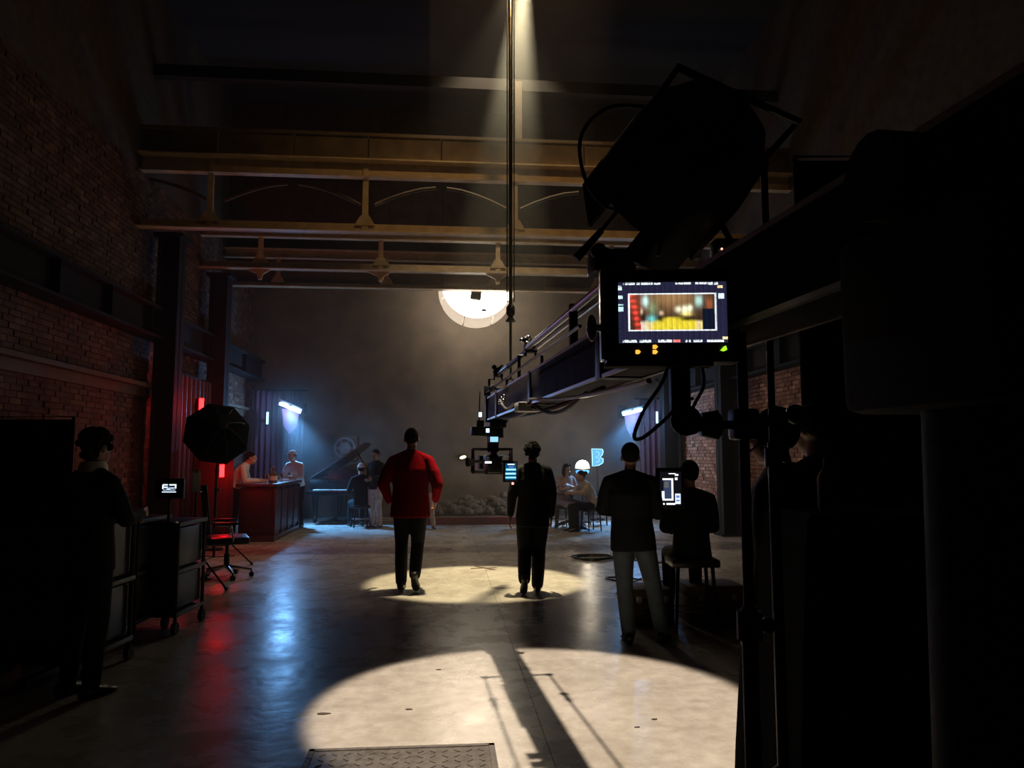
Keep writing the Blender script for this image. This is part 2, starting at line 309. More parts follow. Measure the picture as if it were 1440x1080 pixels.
# roof girders across the hall
def zat(px, py, Y): return atY(px, py, Y).z
def truss(Y, zb, zt, hb, ht, posts, name, brace=True, board=None, hang=False):
    r = empty(name, (0, Y, 0)); r['kind'] = 'structure'
    X0, X1 = XL, XR; xm = (X0+X1)/2; w = X1-X0
    s = MB(); s.box((xm, 0, zb+hb/2), (w, .03, hb)); s.box((xm, -.07, zb+.012), (w, .2, .024)); s.build('bottom_chord', M['beige'], r, 0)
    s = MB(); s.box((xm, 0, zt-ht/2), (w, .03, ht)); s.box((xm, -.08, zt-.012), (w, .24, .024)); s.box((xm, -.06, zt-ht+.01), (w, .14, .02)); s.build('top_chord', M['beige'], r, 0)
    for x in posts:
        s = MB(); s.box((x, -.02, (zb+zt)/2), (.10, .05, zt-zb-ht*.5), taper=(.8, 1)); s.build('post', M['beige'], r, 0)
        s = MB(); s.prism([(-.16, 0), (.16, 0), (.07, .16), (-.07, .16)], .03, Matrix.Translation((x, -.03, zb+hb*.8)) @ RX); s.build('gusset', M['beige'], r, 0)
        if brace:
            for sg in (-1, 1):
                pts = [Vector((x+sg*(.12+1.0*t), .3+.0*t, zt-ht-.32*(1-t)**1.6)) for t in (0, .25, .5, .75, 1)]
                b = MB(); b.tube(pts, .03, 6); b.build('brace', M['dark_board'], r)
        if hang:
            b = MB(); b.prism([(-.26, 0), (.2, 0), (.06, -.09), (.03, -.2), (-.03, -.2), (-.05, -.09)], .05, Matrix.Translation((x, 0, zb)) @ RX); b.build('hanger', M['beige'], r, 0)
    if board:
        n = 9; bw = w/n
        for k in range(n):
            b = MB(); b.box((X0+(k+.5)*bw, -.05, (board[0]+board[1])/2), (bw-.02, .04, board[1]-board[0]), bevel=.006); b.build('panel', M['board'], r, 0)
        b = MB(); b.box((xm, -.06, board[1]+.03), (w, .12, .05)); b.build('cap_rail', M['board'], r, 0)
    return r
xp = atY(724, 290, 12).x; P1 = [xp+2.42*k for k in range(-2, 3) if XL < xp+2.42*k < XR]
truss(12.0, zat(520, 330, 12), zat(520, 229, 12), .17, .28, P1, 'truss_1', board=(zat(720, 232, 12), zat(720, 203, 12)))
xq = atY(700, 378, 15).x; P2 = [xq+2.35*k for k in range(-3, 3) if XL < xq+2.35*k < XR]
truss(15.0, zat(520, 383, 15), zat(520, 325, 15), .17, .2, P2, 'truss_2', brace=False, hang=True)
truss(16.6, zat(520, 407, 16.6), zat(520, 355, 16.6), .12, .2, P2, 'truss_3', brace=False)
bz = zat(720, 409, 16.72)
r = empty('bulkhead', (0, 16.74, 0)); r['kind'] = 'structure'
for k in range(9):
    s = MB(); s.box((XL+(k+.5)*(XR-XL)/9, 0, (bz+ZT)/2), ((XR-XL)/9-.012, .05, ZT-bz), bevel=.005); s.build('board', M['dark_board'], r, 0)
s = MB(); s.box(((XL+XR)/2, .035, (bz+ZT)/2), (XR-XL, .02, ZT-bz)); s.build('backing', M['dark_ceil'], r, 0)
# roof lining boards above the girders and the rafter behind the light cone
s = MB(); s.box(((XL+XR)/2, 12.35, zat(720, 122, 12.35)), (XR-XL, .14, .2)); b = struct(s, 'beam_1', M['dark_ceil'])
s = MB(); s.box((atY(729, 160, 12.2).x, 12.2, 7.2), (.11, .1, 1.25)); struct(s, 'beam_2', M['board'])
# red kerb, low stage and rubble at the back
kz = .16; k0 = fl(660, 738)
s = MB(); s.box((.45, k0.y+.06, kz/2), (2.9, .12, kz), bevel=.01); struct(s, 'trim_2', M['kerb'])
s = MB(); s.box((.45, (k0.y+.13+YB)/2, kz/2-.01), (2.9, YB-k0.y-.13, kz-.02)); struct(s, 'stage_floor', M['plaster'])
s = MB()
for k in range(230):
    x = random.uniform(-.9, 1.5); t = random.random(); y = 17.55+.85*random.random(); r = random.uniform(.05, .13)
    zz = .15 + r*.5 + max(0, .42*(1-abs(y-18.05)/.5))*random.random()
    s.ball((x, y, zz), (r*1.5, r, r*.7), Matrix.Rotation(random.random()*3, 3, 'Z'), 7, 5)
o = s.build('rubble', M['stone'], None, 0); tag(o, 'low heap of grey rubble along the foot of the back wall', 'rubble', None, 'stuff')
# steel hatch in the floor, hook shadow laid as dark strips, litter
p0 = fl(478, 1066); p1 = fl(690, 1050); hr = empty('floor_hatch', (p1.x-.46, p1.y-.42, 0), 0, 'worn steel hatch plate set in the concrete at the near edge of the light pool', 'hatch')
s = MB(); s.box((0, 0, .003), (.90, .82, .012), bevel=.003); s.build('plate', M['plate'], hr)
s = MB()
for sx in (-1, 1): s.box((sx*.465, 0, .004), (.03, .88, .016)); 
for sy in (-1, 1): s.box((0, sy*.425, .004), (.96, .03, .016))
s.build('frame', M['plate'], hr, 0)
s = MB()
for i in range(14):
    for j in range(12):
        s.box((-.40+i*.062, -.36+j*.065, .010), (.036, .008, .004), Matrix.Rotation((.8 if (i+j) % 2 else -.8), 3, 'Z'))
o = s.build('tread', M['plate'], hr, 0); o['kind'] = 'stuff'
tp = fl(680, 799); tm = empty('floor_mark', tp, .1, 'dark cross laid as the shadow of the hanging hook between the two walking men', 'shadow mark')
s = MB(); s.box((0, 0, .002), (.36, .05, .004)); s.build('strip', M['tape'], tm, 0)
s = MB(); s.box((.02, .0, .005), (.05, .42, .003), Matrix.Rotation(.5, 3, 'Z')); s.build('strip', M['tape'], tm, 0)
LIT = [((455, 1004), .09, 'dark flat scrap at the left rim of the near light pool'), ((575, 998), .05, 'small dark scrap left of the crane shadow'), ((617, 942), .04, 'tiny dark scrap at the upper left of the near light pool'),
       ((896, 1023), .035, 'small curled dark scrap right of the crane shadow'), ((920, 1012), .05, 'thin dark scrap near the right rim of the light pool'), ((630, 772), .16, 'long dark mark on the floor behind the man in red')]
for (q, sz, lb) in LIT:
    pp = fl(*q); s = MB(); n = 9
    s.prism([(sz*.5*(.6+.5*random.random())*math.cos(2*math.pi*i/n), sz*.2*(.5+.6*random.random())*math.sin(2*math.pi*i/n)) for i in range(n)], .004, Matrix.Translation((0, 0, .0005)))
    o = s.build('litter_scrap', M['litter'], None, 0); o.location = pp; tag(o, lb, 'scrap')
lp = fl(652, 757); s = MB(); s.ball((0, 0, .018), (.03, .03, .018)); o = s.build('crumpled_wrapper', M['chrome']); o.location = lp; tag(o, 'tiny bright crumpled foil wrapper lying on the open floor', 'wrapper')
# ------------------------------------------------------------------ drum lamp high on the back wall
dr = .86; dc = atY(671, 398, 16.9); D = empty('drum_lamp', (dc.x, 17.82, dc.z), 0, 'large round cream drum lamp with a glowing white face, half behind the last girder', 'lamp')
MD = Matrix.Rotation(math.pi/2, 4, 'X')
s = MB(); s.lathe([(dr*.94, .86), (dr*.94, .88), (.01, .89)], 64, MD, caps=True); s.build('diffuser', emit('drum_glow', (1, .93, .80), 9.0), D)
mdr = emit('drum_skin_glow', (1, .80, .60), .75)
for k in range(8):
    a0 = 2*math.pi*k/8 + .02 - .35; a1 = 2*math.pi*(k+1)/8 - .02 - .35; s = MB(); ring = []
    for i in range(9):
        a = a0+(a1-a0)*i/8; c_, s_ = math.cos(a), math.sin(a)
        ring.append([MD @ Vector((q*c_, q*s_, z)) for q, z in ((dr*.94, 0), (dr*1.03, 0), (dr*1.03, .90), (dr*.94, .90))])
    s.loft(ring); s.build('skin_panel', mdr, D)
s = MB(); s.box((-.03, -.97, -.30), (.24, .10, .19), Matrix.Rotation(.12, 3, 'Y'), bevel=.01); s.box((-.08, -.93, -.12), (.04, .06, .3)); s.build('junction_box', M['dark_steel'], D)
s = MB(); s.ball((.16, -.9, -.62), (.07, .02, .025)); s.build('latch', M['dark_steel'], D)
lamp('drum_light', 'SPOT', (dc.x, 16.82, dc.z-.3), 225, (1, .83, .60), (.9, 9.8, 0), spot_size=math.radians(86), spot_blend=.7, shadow_soft_size=.30)
s = MB(); s.box((0, (YB-17.84)/2, .0), (.2, YB-17.84, .2)); s.build('wall_bracket', M['dark_steel'], D, 0)
# ------------------------------------------------------------------ spotlights out of the top of the frame, hung from the roof
def spot_can(loc, tgt, label):
    r = empty('hanging_spotlight', loc, 0, label, 'spotlight', 'spotlights hung from the roof')
    d = (Vector(tgt)-Vector(loc)).normalized(); B = basis(d).to_4x4()
    s = MB(); s.lathe([(.10, -.02), (.115, -.02), (.115, -.34), (.07, -.46), (.001, -.46), (.001, -.44), (.06, -.44), (.10, -.32)], 20, B, caps=False); s.build('housing', M['black_metal'], r)
    s = MB(); up = Vector((0, 0, ZT-.02-loc.z)); 
    s.tube([(-.15, 0, .2), (-.15, 0, .5), (.15, 0, .5), (.15, 0, .2)], .012, 6); s.build('yoke', M['black_metal'], r)
    s = MB(); s.tube([(0, 0, .49), up], .024, 8); s.build('drop_pipe', M['black_metal'], r)
    return r
spot_can(NEAR_L, NEAR_T, 'black spotlight can on a drop pipe aimed at the near light pool'); spot_can(FAR_L, FAR_T, 'black spotlight can on a drop pipe aimed at the far light pool')
spot_can(FILL_L, FILL_T, 'unseen black spotlight can added under the roof to brighten the set floor')
spot_can(GIRDER_L, GIRDER_T, 'unseen black spotlight can added on a drop pipe to brighten the roof girder')
for o in list(C.objects):
    if o.name == 'hanging_spotlight.003':
        s = MB(); s.box((0, .32, .20), (.9, .02, .66)); s.tube([(0, 0, .30), (0, .32, .30)], .012, 6); s.build('barn_door', M['black_metal'], o, 0)  # flap added to keep the girder fill off the roof
# hanging pole with hook
hp = at(718, 440, 9.4); top = at(716, -60, 9.4)
hz = lambda y: at(718, y, 9.4).z
H = empty('hanging_pole', (hp.x, hp.y, 0), 0, 'slim steel pole with black catch block hanging from the roof beside the far beam', 'pole')
s = MB(); s.cone((0, 0, hz(432)), (0, 0, ZT), .024, .030, 14); s.build('tube', M['chrome'], H)
s = MB()
for sx in (-1, 1): s.tube([(sx*.044, .0, hz(425)), (sx*.046, 0, ZT)], .008, 6)
s.build('cable', M['cable'], H)
s = MB(); z0 = hz(452); z1 = hz(428); s.lathe([(.002, z0), (.068, z0), (.038, z0+.04), (.03, z0+.06), (.056, z0+.095), (.056, z1-.04), (.03, z1), (.002, z1)], 16); s.build('catch_block', M['black_metal'], H)
s = MB(); s.cone((0, 0, hz(534)), (0, 0, z0+.01), .016, .018, 10); s.build('rod', M['chrome'], H)
s = MB(); zc = hz(539); s.tube([(.045*math.cos(a), 0, zc+.058*math.sin(a)) for a in [i*math.pi/8 for i in range(16)]], .012, 8, loop=True); s.build('hook', M['black_metal'], H)
# ------------------------------------------------------------------ blue-white wall lamps
white_blue = emit('cold_tube', (.28, .62, 1.0), 24)
def sconce(px, py, Y, label, lean, e, beam, wall_y=YB):
    p = atY(px, py, Y); r = empty('wall_sconce', p, 0, label, 'wall lamp', 'cold wall lamps')
    s = MB(); Lx = .22; s.tube([(-Lx, 0, -lean*Lx), (Lx, 0, lean*Lx)], .035, 10); s.build('tube', white_blue, r)
    s = MB(); B = Matrix.Rotation(-math.atan(lean), 3, 'Y')
    s.box(B @ Vector((0, .03, .085)), (.52, .26, .02), B); s.box(B @ Vector((0, .12, .03)), (.52, .02, .13), B); s.build('hood', M['alu'], r)
    s = MB(); s.box((0, (wall_y-Y)/2+.05, .05), (.06, wall_y-Y-.1, .06)); s.box((0, wall_y-Y-.03, .05), (.22, .05, .3), bevel=.01); s.build('bracket', M['dark_steel'], r)
    s = MB(); s.prism([(-.2, -.02), (.2, -.02), (.15, -.42), (0, -.62), (-.15, -.42)], .012, Matrix.Translation((0, .16, 0)) @ RX); s.build('light_patch', M['redcurtain'], r)  # V of curtain cloth shaped as the lamp's light patch
    lamp('sconce_light', 'POINT', p+Vector((0, -.12, -.10)), e, (.18, .47, 1.0), shadow_soft_size=.07)
    lamp('sconce_beam', 'SPOT', p+Vector((0, -.13, -.06)), e*20, (.14, .45, 1.0), beam, spot_size=math.radians(62), spot_blend=.9, shadow_soft_size=.08)
    return r
sconce(407, 573, 17.6, 'cold blue-white wall lamp above the bar, by the piano', -.42, 85, fl(468, 742))
sconce(891, 579, 17.9, 'cold blue-white wall lamp in front of the burgundy curtain, above the standing operator', .25, 55, fl(832, 740))
def small_tube(px, py, Y, label):
    p = atY(px, py, Y); r = empty('wall_tube_lamp', p, 0, label, 'wall lamp')
    s = MB(); s.tube([(0, 0, -.14), (0, 0, .14)], .025, 8); s.build('tube', emit('small_tube', (.5, .8, .95), 2.2), r)
    s = MB(); s.box((0, .05, 0), (.09, .05, .36), bevel=.008); s.box((0, .22, 0), (.05, .32, .06)); s.build('backing', M['dark_steel'], r)
small_tube(376, 588, 17.9, 'small dim upright tube lamp in the dark left of the wall lamp above the bar'); small_tube(924, 587, 17.9, 'small upright tube lamp on the edge of the burgundy curtain')
bl = atY(651, 643, YB-.04); r = empty('bulkhead_light', bl, 0, 'tiny warm light glowing low on the back wall between the two walking men', 'wall lamp')
s = MB(); s.ball((0, -.03, 0), (.085, .05, .035), Matrix.Rotation(-.25, 3, 'Y')); s.build('bulb', emit('warm_bulb', (1, .82, .45), 5), r)
s = MB(); s.box((0, .0, 0), (.24, .05, .13), bevel=.01); s.build('plate', M['dark_steel'], r)
# curtains
def curtain(name, x0, x1, y0, y1, z1, label, m, n=9, amp=.05):
    r = empty(name, ((x0+x1)/2, (y0+y1)/2, 0), 0, label, 'curtain'); s = MB(); rings = []
    L = math.hypot(x1-x0, y1-y0); ux, uy = (x1-x0)/L, (y1-y0)/L
    K = n*8
    for j in range(7):
        z = .015 + (z1-.015)*j/6; ring = []
        for side in (0, 1):
            for i in (range(K+1) if side == 0 else range(K, -1, -1)):
                t = i/K; a = amp*(1.15-.3*j/6)*math.sin(2*math.pi*n*t+.5*math.sin(7*t)) + (.012 if side else 0)
                ring.append((ux*(t-.5)*L - uy*a, uy*(t-.5)*L + ux*a, z))
        rings.append(ring)
    s.loft(rings); s.build('fabric', m, r, 60)
    s = MB(); s.tube([(-ux*L/2-.1*ux, -uy*L/2, z1+.02), (ux*L/2+.1*ux, uy*L/2, z1+.02)], .02, 8); s.build('rod', M['dark_steel'], r)
    return r
c0 = atY(902, 640, 18.2).x; c1 = atY(946, 640, 18.2).x
curtain('curtain', c0, c1, 18.35, 18.35, atY(920, 562, 18.35).z, 'burgundy velvet curtain behind the right wall lamp', M['redcurtain'], 6, .06)
c0 = atY(352, 640, 18.2).x; c1 = atY(424, 640, 18.2).x
curtain('curtain', c0, c1, 18.3, 18.3, 3.05, 'dark burgundy curtain on the back wall behind the bar', M['redcurtain'], 9, .06)
curtain('curtain', -4.5, -4.5, 12.9, 14.9, 2.9, 'dark red cloth hung along the left wall beside the octagonal softbox', M['redpanel'], 9, .05)
# ------------------------------------------------------------------ red tube lights on the left wall
def red_tube(p, L, vert, label, e, tgt=None):
    r = empty('red_tube_light', p, 0, label, 'tube light', 'red tube lights on the left side'); ax = Vector((0, 0, 1)) if vert else Vector((.25, .95, -.05)).normalized()
    s = MB(); s.tube([ax*(-L/2), ax*(L/2)], .038, 8); s.build('tube', emit('red_tube', (1, .005, .006), 26), r)
    s = MB(); s.box((-.06, 0, 0), (.05, .08, L) if vert else (.05, L, .08)); s.box((-.05 if vert else -.09, 0, 0), (.12, .04, .04)); s.build('bracket', M['dark_steel'], r)
    s = MB(); s.cone((-.09, 0, -p.z+.02), (-.09, 0, L*.3), .016, .016, 8); s.cone((-.09, 0, -p.z), (-.09, 0, -p.z+.025), .16, .15, 16); s.build('stand', M['dark_steel'], r)
    lamp('red_light', 'POINT', p+Vector((.12, -.03, 0)), e, (1, .01, .012), shadow_soft_size=.08)
    return r
red_tube(at(283, 573, 12.6), .30, True, 'glowing red tube light standing up behind the top left of the octagonal softbox', 13)
red_tube(at(312, 662, 12.4), .20, True, 'glowing red tube light low behind the octagonal softbox', 6)
# red panel (door flat) behind the office chair
pp = at(300, 700, 12.9); r = empty('red_flat', (pp.x, pp.y, 0), .15, 'tall dark red scenery flat standing behind the office chair', 'scenery flat')
s = MB(); s.box((0, 0, .88), (.62, .05, 1.70), bevel=.006); s.build('board', M['redpanel'], r)
s = MB()
for z in (.10, 1.66): s.box((0, -.035, z), (.62, .03, .1))
for sx in (-1, 1): s.box((sx*.27, -.035, .88), (.08, .03, 1.62))
s.build('frame', M['oxblood'], r, 0)
s = MB(); s.box((0, .2, .03), (.5, .5, .06)); s.build('foot', M['dark_steel'], r, 0)
# ------------------------------------------------------------------ octagonal softbox on its stand
def stand(r, h, spread=.42, foot=3, m='black_metal', up=.28):
    s = MB(); s.cone((0, 0, up*.5), (0, 0, h*.62), .018, .018); s.cone((0, 0, h*.6), (0, 0, h), .012, .012); s.build('pole', M[m], r)
    s = MB(); s.cone((0, 0, h*.6-.03), (0, 0, h*.6+.03), .028, .028); s.ball((.04, 0, h*.6), .018); s.build('collar', M['black'], r)
    for k in range(foot):
        a = 2*math.pi*k/foot+.4; s = MB(); e = Vector((spread*math.cos(a), spread*math.sin(a), .02)); s.tube([(0, 0, up+.25), e], .012, 6); s.tube([(0, 0, up*.5), e*.55+Vector((0, 0, .13))], .008, 6); s.ball(e, .022, u=8, v=6); s.build('leg', M[m], r)
sb = at(307, 607, 10.5); f0 = Vector((sb.x, sb.y, 0)); r = empty('octagonal_softbox', f0, 0, 'large black octagonal softbox on a stand, seen from its back, left of the bar', 'softbox')
stand(r, sb.z-.1, .5)
n_ = Vector((-.38, .80, -.28)).normalized(); B = basis(n_).to_4x4(); T = Matrix.Translation((0, 0, sb.z)) @ B
def octa(R, z): return [T @ Vector((1.09*R*math.cos(math.pi/4*i+.39), 1.09*R*math.sin(math.pi/4*i+.39), z)) for i in range(8)]
s = MB(); s.loft([octa(.07, -.30), octa(.26, -.17), octa(.40, .02), octa(.42, .10)]); s.build('shell', M['duvetyne'], r, 20)
s = MB(); s.loft([octa(.40, .102), octa(.40, .112)]); s.build('diffuser', M['white'], r, 20)
for i in range(8):
    s = MB(); s.tube([octa(.08, -.31)[i], octa(.265, -.18)[i], octa(.425, .10)[i]], .006, 5); s.build('rib', M['black_metal'], r)
s = MB(); s.cone(T @ Vector((0, 0, -.52)), T @ Vector((0, 0, -.28)), .07, .08, 14); s.build('lamp_head', M['black'], r)
# ------------------------------------------------------------------ bar, bottles
b0 = fl(385, 762); b1 = fl(415, 744); BZ = 1.02
bl_ = b1.y-b0.y; bw = .66
r = empty('bar_counter', (b0.x-bw/2, b0.y+bl_/2, 0), 0, 'dark oxblood wooden bar counter at the left side of the hall', 'bar')
s = MB(); s.box((0, 0, .49), (bw-.06, bl_-.06, .90)); s.build('carcass', M['oxblood'], r, 0)
s = MB(); s.box((0, 0, BZ-.03), (bw+.06, bl_+.06, .06), bevel=.012); s.build('bar_top', M['darkwood'], r)
s = MB(); s.box((0, 0, .05), (bw, bl_, .1), bevel=.006); s.build('plinth', M['darkwood'], r)
npn = 4
for k in range(npn):
    s = MB(); w = (bl_-.1)/npn; s.box((bw/2-.02, -bl_/2+.05+w*(k+.5), .53), (.03, w-.09, .74), bevel=.01); s.build('panel', M['oxblood'], r)
s = MB(); s.box((0, -bl_/2+.02, .53), (bw-.12, .03, .74), bevel=.01); s.build('panel', M['oxblood'], r)
for k in range(npn+1):
    s = MB(); s.box((bw/2-.012, -bl_/2+.05+(bl_-.1)/npn*k, .52), (.04, .05, .84), bevel=.008); s.build('pilaster', M['darkwood'], r)
def bottle(p, h, rr, m, label):
    r = empty('bottle', p, 0, label, 'bottle', 'bottles and glasses on the bar')
    s = MB(); s.lathe([(.001, 0), (rr, 0), (rr, h*.55), (rr*.35, h*.72), (rr*.3, h*.96), (.001, h*.96)], 16); s.build('body', m, r)
    s = MB(); s.lathe([(.001, h*.94), (rr*.36, h*.94), (rr*.36, h), (.001, h)], 12); s.build('cap', M['alu'], r)
    s = MB(); s.lathe([(rr*1.01, h*.15), (rr*1.02, h*.15), (rr*1.02, h*.42), (rr*1.01, h*.42)], 16, caps=False); s.build('paper_label', M['paper'], r)
def goblet(p, label):
    r = empty('glass', p, 0, label, 'glass', 'bottles and glasses on the bar')
    s = MB(); s.lathe([(.001, 0), (.035, 0), (.006, .012), (.006, .08), (.03, .11), (.038, .16), (.036, .16), (.028, .112), (.001, .09)], 16); s.build('bowl', M['chrome'], r)
bx = b0.x-.3
cy_ = b0.y
bottle(Vector((b0.x-.16, cy_+.55, BZ)), .30, .075, M['glass'], 'squat decanter bottle standing on the near half of the bar')
bottle(Vector((b0.x-.30, cy_+.95, BZ)), .26, .04, M['glass'], 'slim bottle standing behind the decanter on the bar')
for i, (dx, dy, lb) in enumerate(((-.24, .40, 'stem glass beside the squat decanter on the bar'), (-.12, 1.15, 'stem glass at the middle of the bar'), (-.20, 1.45, 'stem glass near the patron at the far end of the bar'), (-.10, 1.75, 'stem glass in front of the patron in a white cap'))):
    goblet(Vector((b0.x+dx, cy_+dy, BZ)), lb)
s = MB(); s.box((0, 0, .006), (.24, .5, .012), bevel=.004); s.box((0, 0, .016), (.2, .46, .01)); o = s.build('bar_towel', M['white']); o.location = (b0.x-.2, cy_+bl_-.42, BZ); tag(o, 'folded white cloth at the far end of the bar top', 'towel')
# ------------------------------------------------------------------ grand piano with raised lid
pf = fl(482, 737); pr = empty('grand_piano', (pf.x, pf.y+.72, 0), math.radians(-4), 'black grand piano with its lid raised, at the back left', 'piano')
# local: keyboard at -y, tail at +y (rotated so that the keys face right)
out = [(-.74, -.6), (.74, -.6), (.74, .1), (.70, .42), (.45, .70), (.22, .92), (-.1, 1.10), (-.45, 1.14), (-.70, .96), (-.74, .75)]
s = MB(); s.prism(out, .32, Matrix.Translation((0, 0, .66))); s.build('case', M['piano'], pr, 30)
hx = -.74
Ml = Matrix.Translation((hx, 0, .99)) @ Matrix.Rotation(math.radians(-33), 4, 'Y') @ Matrix.Translation((-hx, 0, 0))
s = MB(); s.prism([(x, y) for x, y in out if True], .03, Ml); s.build('lid', M['dustypiano'], pr, 30)
s = MB(); s.tube([(.55, .2, .95), Ml @ Vector((.35, .25, 0))], .014, 6); s.build('lid_prop', M['piano'], pr)
s = MB(); s.box((0, -.72, .69), (1.46, .28, .10), bevel=.01); s.build('keybed', M['piano'], pr)
s = MB(); s.box((0, -.74, .75), (1.22, .15, .025)); s.build('keyboard', M['white'], pr, 0)
for k in range(36):
    if k % 7 in (2, 6): continue
    s = MB(); s.box((-.60+k*.0345, -.70, .768), (.012, .09, .016)); s.build('black_key', M['piano'], pr, 0)
s = MB(); s.box((0, -.5, 1.10), (.7, .02, .24), Matrix.Rotation(-.2, 3, 'X')); s.build('music_desk', M['piano'], pr, 0)
for x, y in ((-.62, -.5), (.62, -.5), (-.35, .85)):
    s = MB(); s.cone((x, y, .06), (x, y, .68), .05, .075, 12); s.cone((x, y, .03), (x, y, .07), .06, .05); s.ball((x, y, .028), .028); s.build('leg', M['piano'], pr)
s = MB(); s.box((0, -.4, .12), (.26, .2, .1)); s.cone((-.06, -.4, .15), (-.06, -.4, .68), .016, .016, 8); s.cone((.06, -.4, .15), (.06, -.4, .68), .016, .016, 8); s.build('pedal_lyre', M['piano'], pr)
def stool(loc, rz, label, h=.48, m='leather', group=None):
    r = empty('stool', loc, rz, label, 'stool', group)
    s = MB(); s.box((0, 0, h-.03), (.42, .36, .07), bevel=.02); s.build('seat', M[m], r)
    for sx in (-1, 1):
        for sy in (-1, 1):
            s = MB(); s.cone((sx*.18, sy*.14, 0), (sx*.15, sy*.12, h-.05), .014, .018, 8); s.build('leg', M['dark_steel'], r)
    s = MB(); s.tube([(-.17, -.13, .18), (.17, -.13, .18), (.17, .13, .18), (-.17, .13, .18)], .009, 6, loop=True); s.build('footrest', M['alu'], r)
    return r
# ------------------------------------------------------------------ table group at the back right
tf = fl(806, 744); tr = empty('round_table', (tf.x, tf.y+.35, 0), 0, 'dark round table of the seated couple at the back right', 'table')
s = MB(); s.lathe([(.001, .71), (.52, .71), (.54, .725), (.54, .745), (.52, .76), (.001, .76)], 36); s.build('tabletop', M['darkwood'], tr)
s = MB(); s.lathe([(.001, .05), (.05, .05), (.035, .3), (.055, .6), (.14, .71), (.001, .71)], 18); s.build('pedestal', M['darkwood'], tr)
for k in range(4):
    a = k*math.pi/2+.3; s = MB(); s.tube([(0, 0, .14), (.2*math.cos(a), .2*math.sin(a), .10), (.36*math.cos(a), .36*math.sin(a), .03)], .03, 8); s.build('foot', M['darkwood'], tr)
TZ = .76
goblet(Vector((tf.x-.30, tf.y+.12, TZ)), 'stem glass on the round table of the seated couple, at its left')
s = MB(); s.lathe([(.001, 0), (.05, 0), (.075, .012), (.074, .016), (.001, .008)], 20); o = s.build('ashtray', M['chrome']); o.location = (tf.x+.12, tf.y+.06, TZ); tag(o, 'small bright dish on the round table of the seated couple', 'dish')
# floor lamp with glowing dome
lq = at(819, 655, 17.4); lr = empty('dome_lamp', (lq.x, lq.y, 0), 0, 'tall lamp with a glowing white glass dome over a blue band, behind the seated couple', 'lamp')
hz_ = lq.z-.06
s = MB(); s.lathe([(.001, 0), (.17, 0), (.17, .03), (.03, .06), (.02, hz_-.16), (.03, hz_-.14), (.001, hz_-.14)], 20); s.build('stem', M['black_metal'], lr)
s = MB(); s.lathe([(.165, hz_), (.16, hz_+.07), (.125, hz_+.14), (.07, hz_+.18), (.001, hz_+.195)], 24, caps=True); s.build('dome', emit('dome_glow', (1, .92, .70), 2.6), lr)
s = MB(); s.lathe([(.001, hz_-.01), (.17, hz_-.01), (.17, hz_-.035), (.001, hz_-.035)], 24); s.build('ring', M['black_metal'], lr)
s = MB(); s.lathe([(.12, hz_-.035), (.16, hz_-.06), (.14, hz_-.11), (.04, hz_-.135), (.001, hz_-.14)], 24); s.build('band', emit('blue_band', (.08, .38, .9), 1.6), lr)
lamp('dome_light', 'POINT', (lq.x, lq.y-.30, lq.z+.05), 65, (1, .85, .62), shadow_soft_size=.12)
# blue sign with a notched right edge
sp = at(840, 643, 18.0); sr = empty('lit_sign', (sp.x, sp.y, sp.z), 0, 'glowing blue notched sign panel on a pole at the back right, left of the operator', 'sign')
po = [(-.13, -.21), (.02, -.19), (.12, -.13), (.13, -.04), (.05, .0), (.11, .06), (.13, .14), (.11, .19), (-.14, .20)]
s = MB(); s.prism(po, .05, RX); s.build('panel', emit('sign_blue', (.10, .42, .80), .85), sr, 0)
s = MB(); s.tube([(x, -.056, y) for x, y in po], .010, 6, loop=True); s.build('neon_edge', emit('sign_edge', (.35, .75, 1), 1.5), sr)
s = MB(); s.tube([(-.05, -.056, -.12), (.03, -.056, -.10), (.04, -.056, -.04), (-.05, -.056, 0), (.03, -.056, .05), (.03, -.056, .12), (-.05, -.056, .13)], .008, 6); s.build('neon_line', emit('sign_line', (.3, .7, 1), 1.2), sr)
s = MB(); s.cone((0, .01, -sp.z+.02), (0, .01, -.15), .02, .02, 8); s.cone((0, .01, -sp.z), (0, .01, -sp.z+.03), .16, .16, 16); s.build('post', M['dark_steel'], sr)
# ------------------------------------------------------------------ people
J0 = dict(pelvis=(0, 0, .95), waist=(0, 0, 1.11), chest=(0, .005, 1.32), neck=(0, -.015, 1.50), head=(0, .02, 1.665),
          shL=(-.185, -.015, 1.43), elL=(-.235, -.04, 1.165), wrL=(-.235, .03, .915), shR=(.185, -.015, 1.43), elR=(.235, -.04, 1.165), wrR=(.235, .03, .915),
          hipL=(-.09, 0, .92), knL=(-.10, .015, .50), anL=(-.105, -.025, .085), hipR=(.09, 0, .92), knR=(.10, .015, .50), anR=(.105, -.025, .085))
SIT = dict(pelvis=(0, 0, .56), waist=(0, .0, .73), chest=(0, .02, .94), neck=(0, .02, 1.12), head=(0, .055, 1.285), shL=(-.185, .01, 1.065), shR=(.185, .01, 1.065),
           elL=(-.23, .07, .80), elR=(.23, .07, .80), wrL=(-.16, .27, .76), wrR=(.16, .27, .76),
           hipL=(-.10, .02, .55), hipR=(.10, .02, .55), knL=(-.13, .44, .52), knR=(.13, .44, .52), anL=(-.13, .42, .085), anR=(.13, .42, .085))
def ring(c, ax, rt, rx, ry, n=20, p=2.1):
    ax = Vector(ax).normalized(); rt = Vector(rt); rt = (rt-ax*rt.dot(ax)).normalized(); fw = ax.cross(rt)
    out = []
    for i in range(n):
        a = 2*math.pi*i/n; c_, s_ = math.cos(a), math.sin(a)
        out.append(Vector(c)+rt*rx*math.copysign(abs(c_)**(2/p), c_)+fw*ry*math.copysign(abs(s_)**(2/p), s_))
    return out
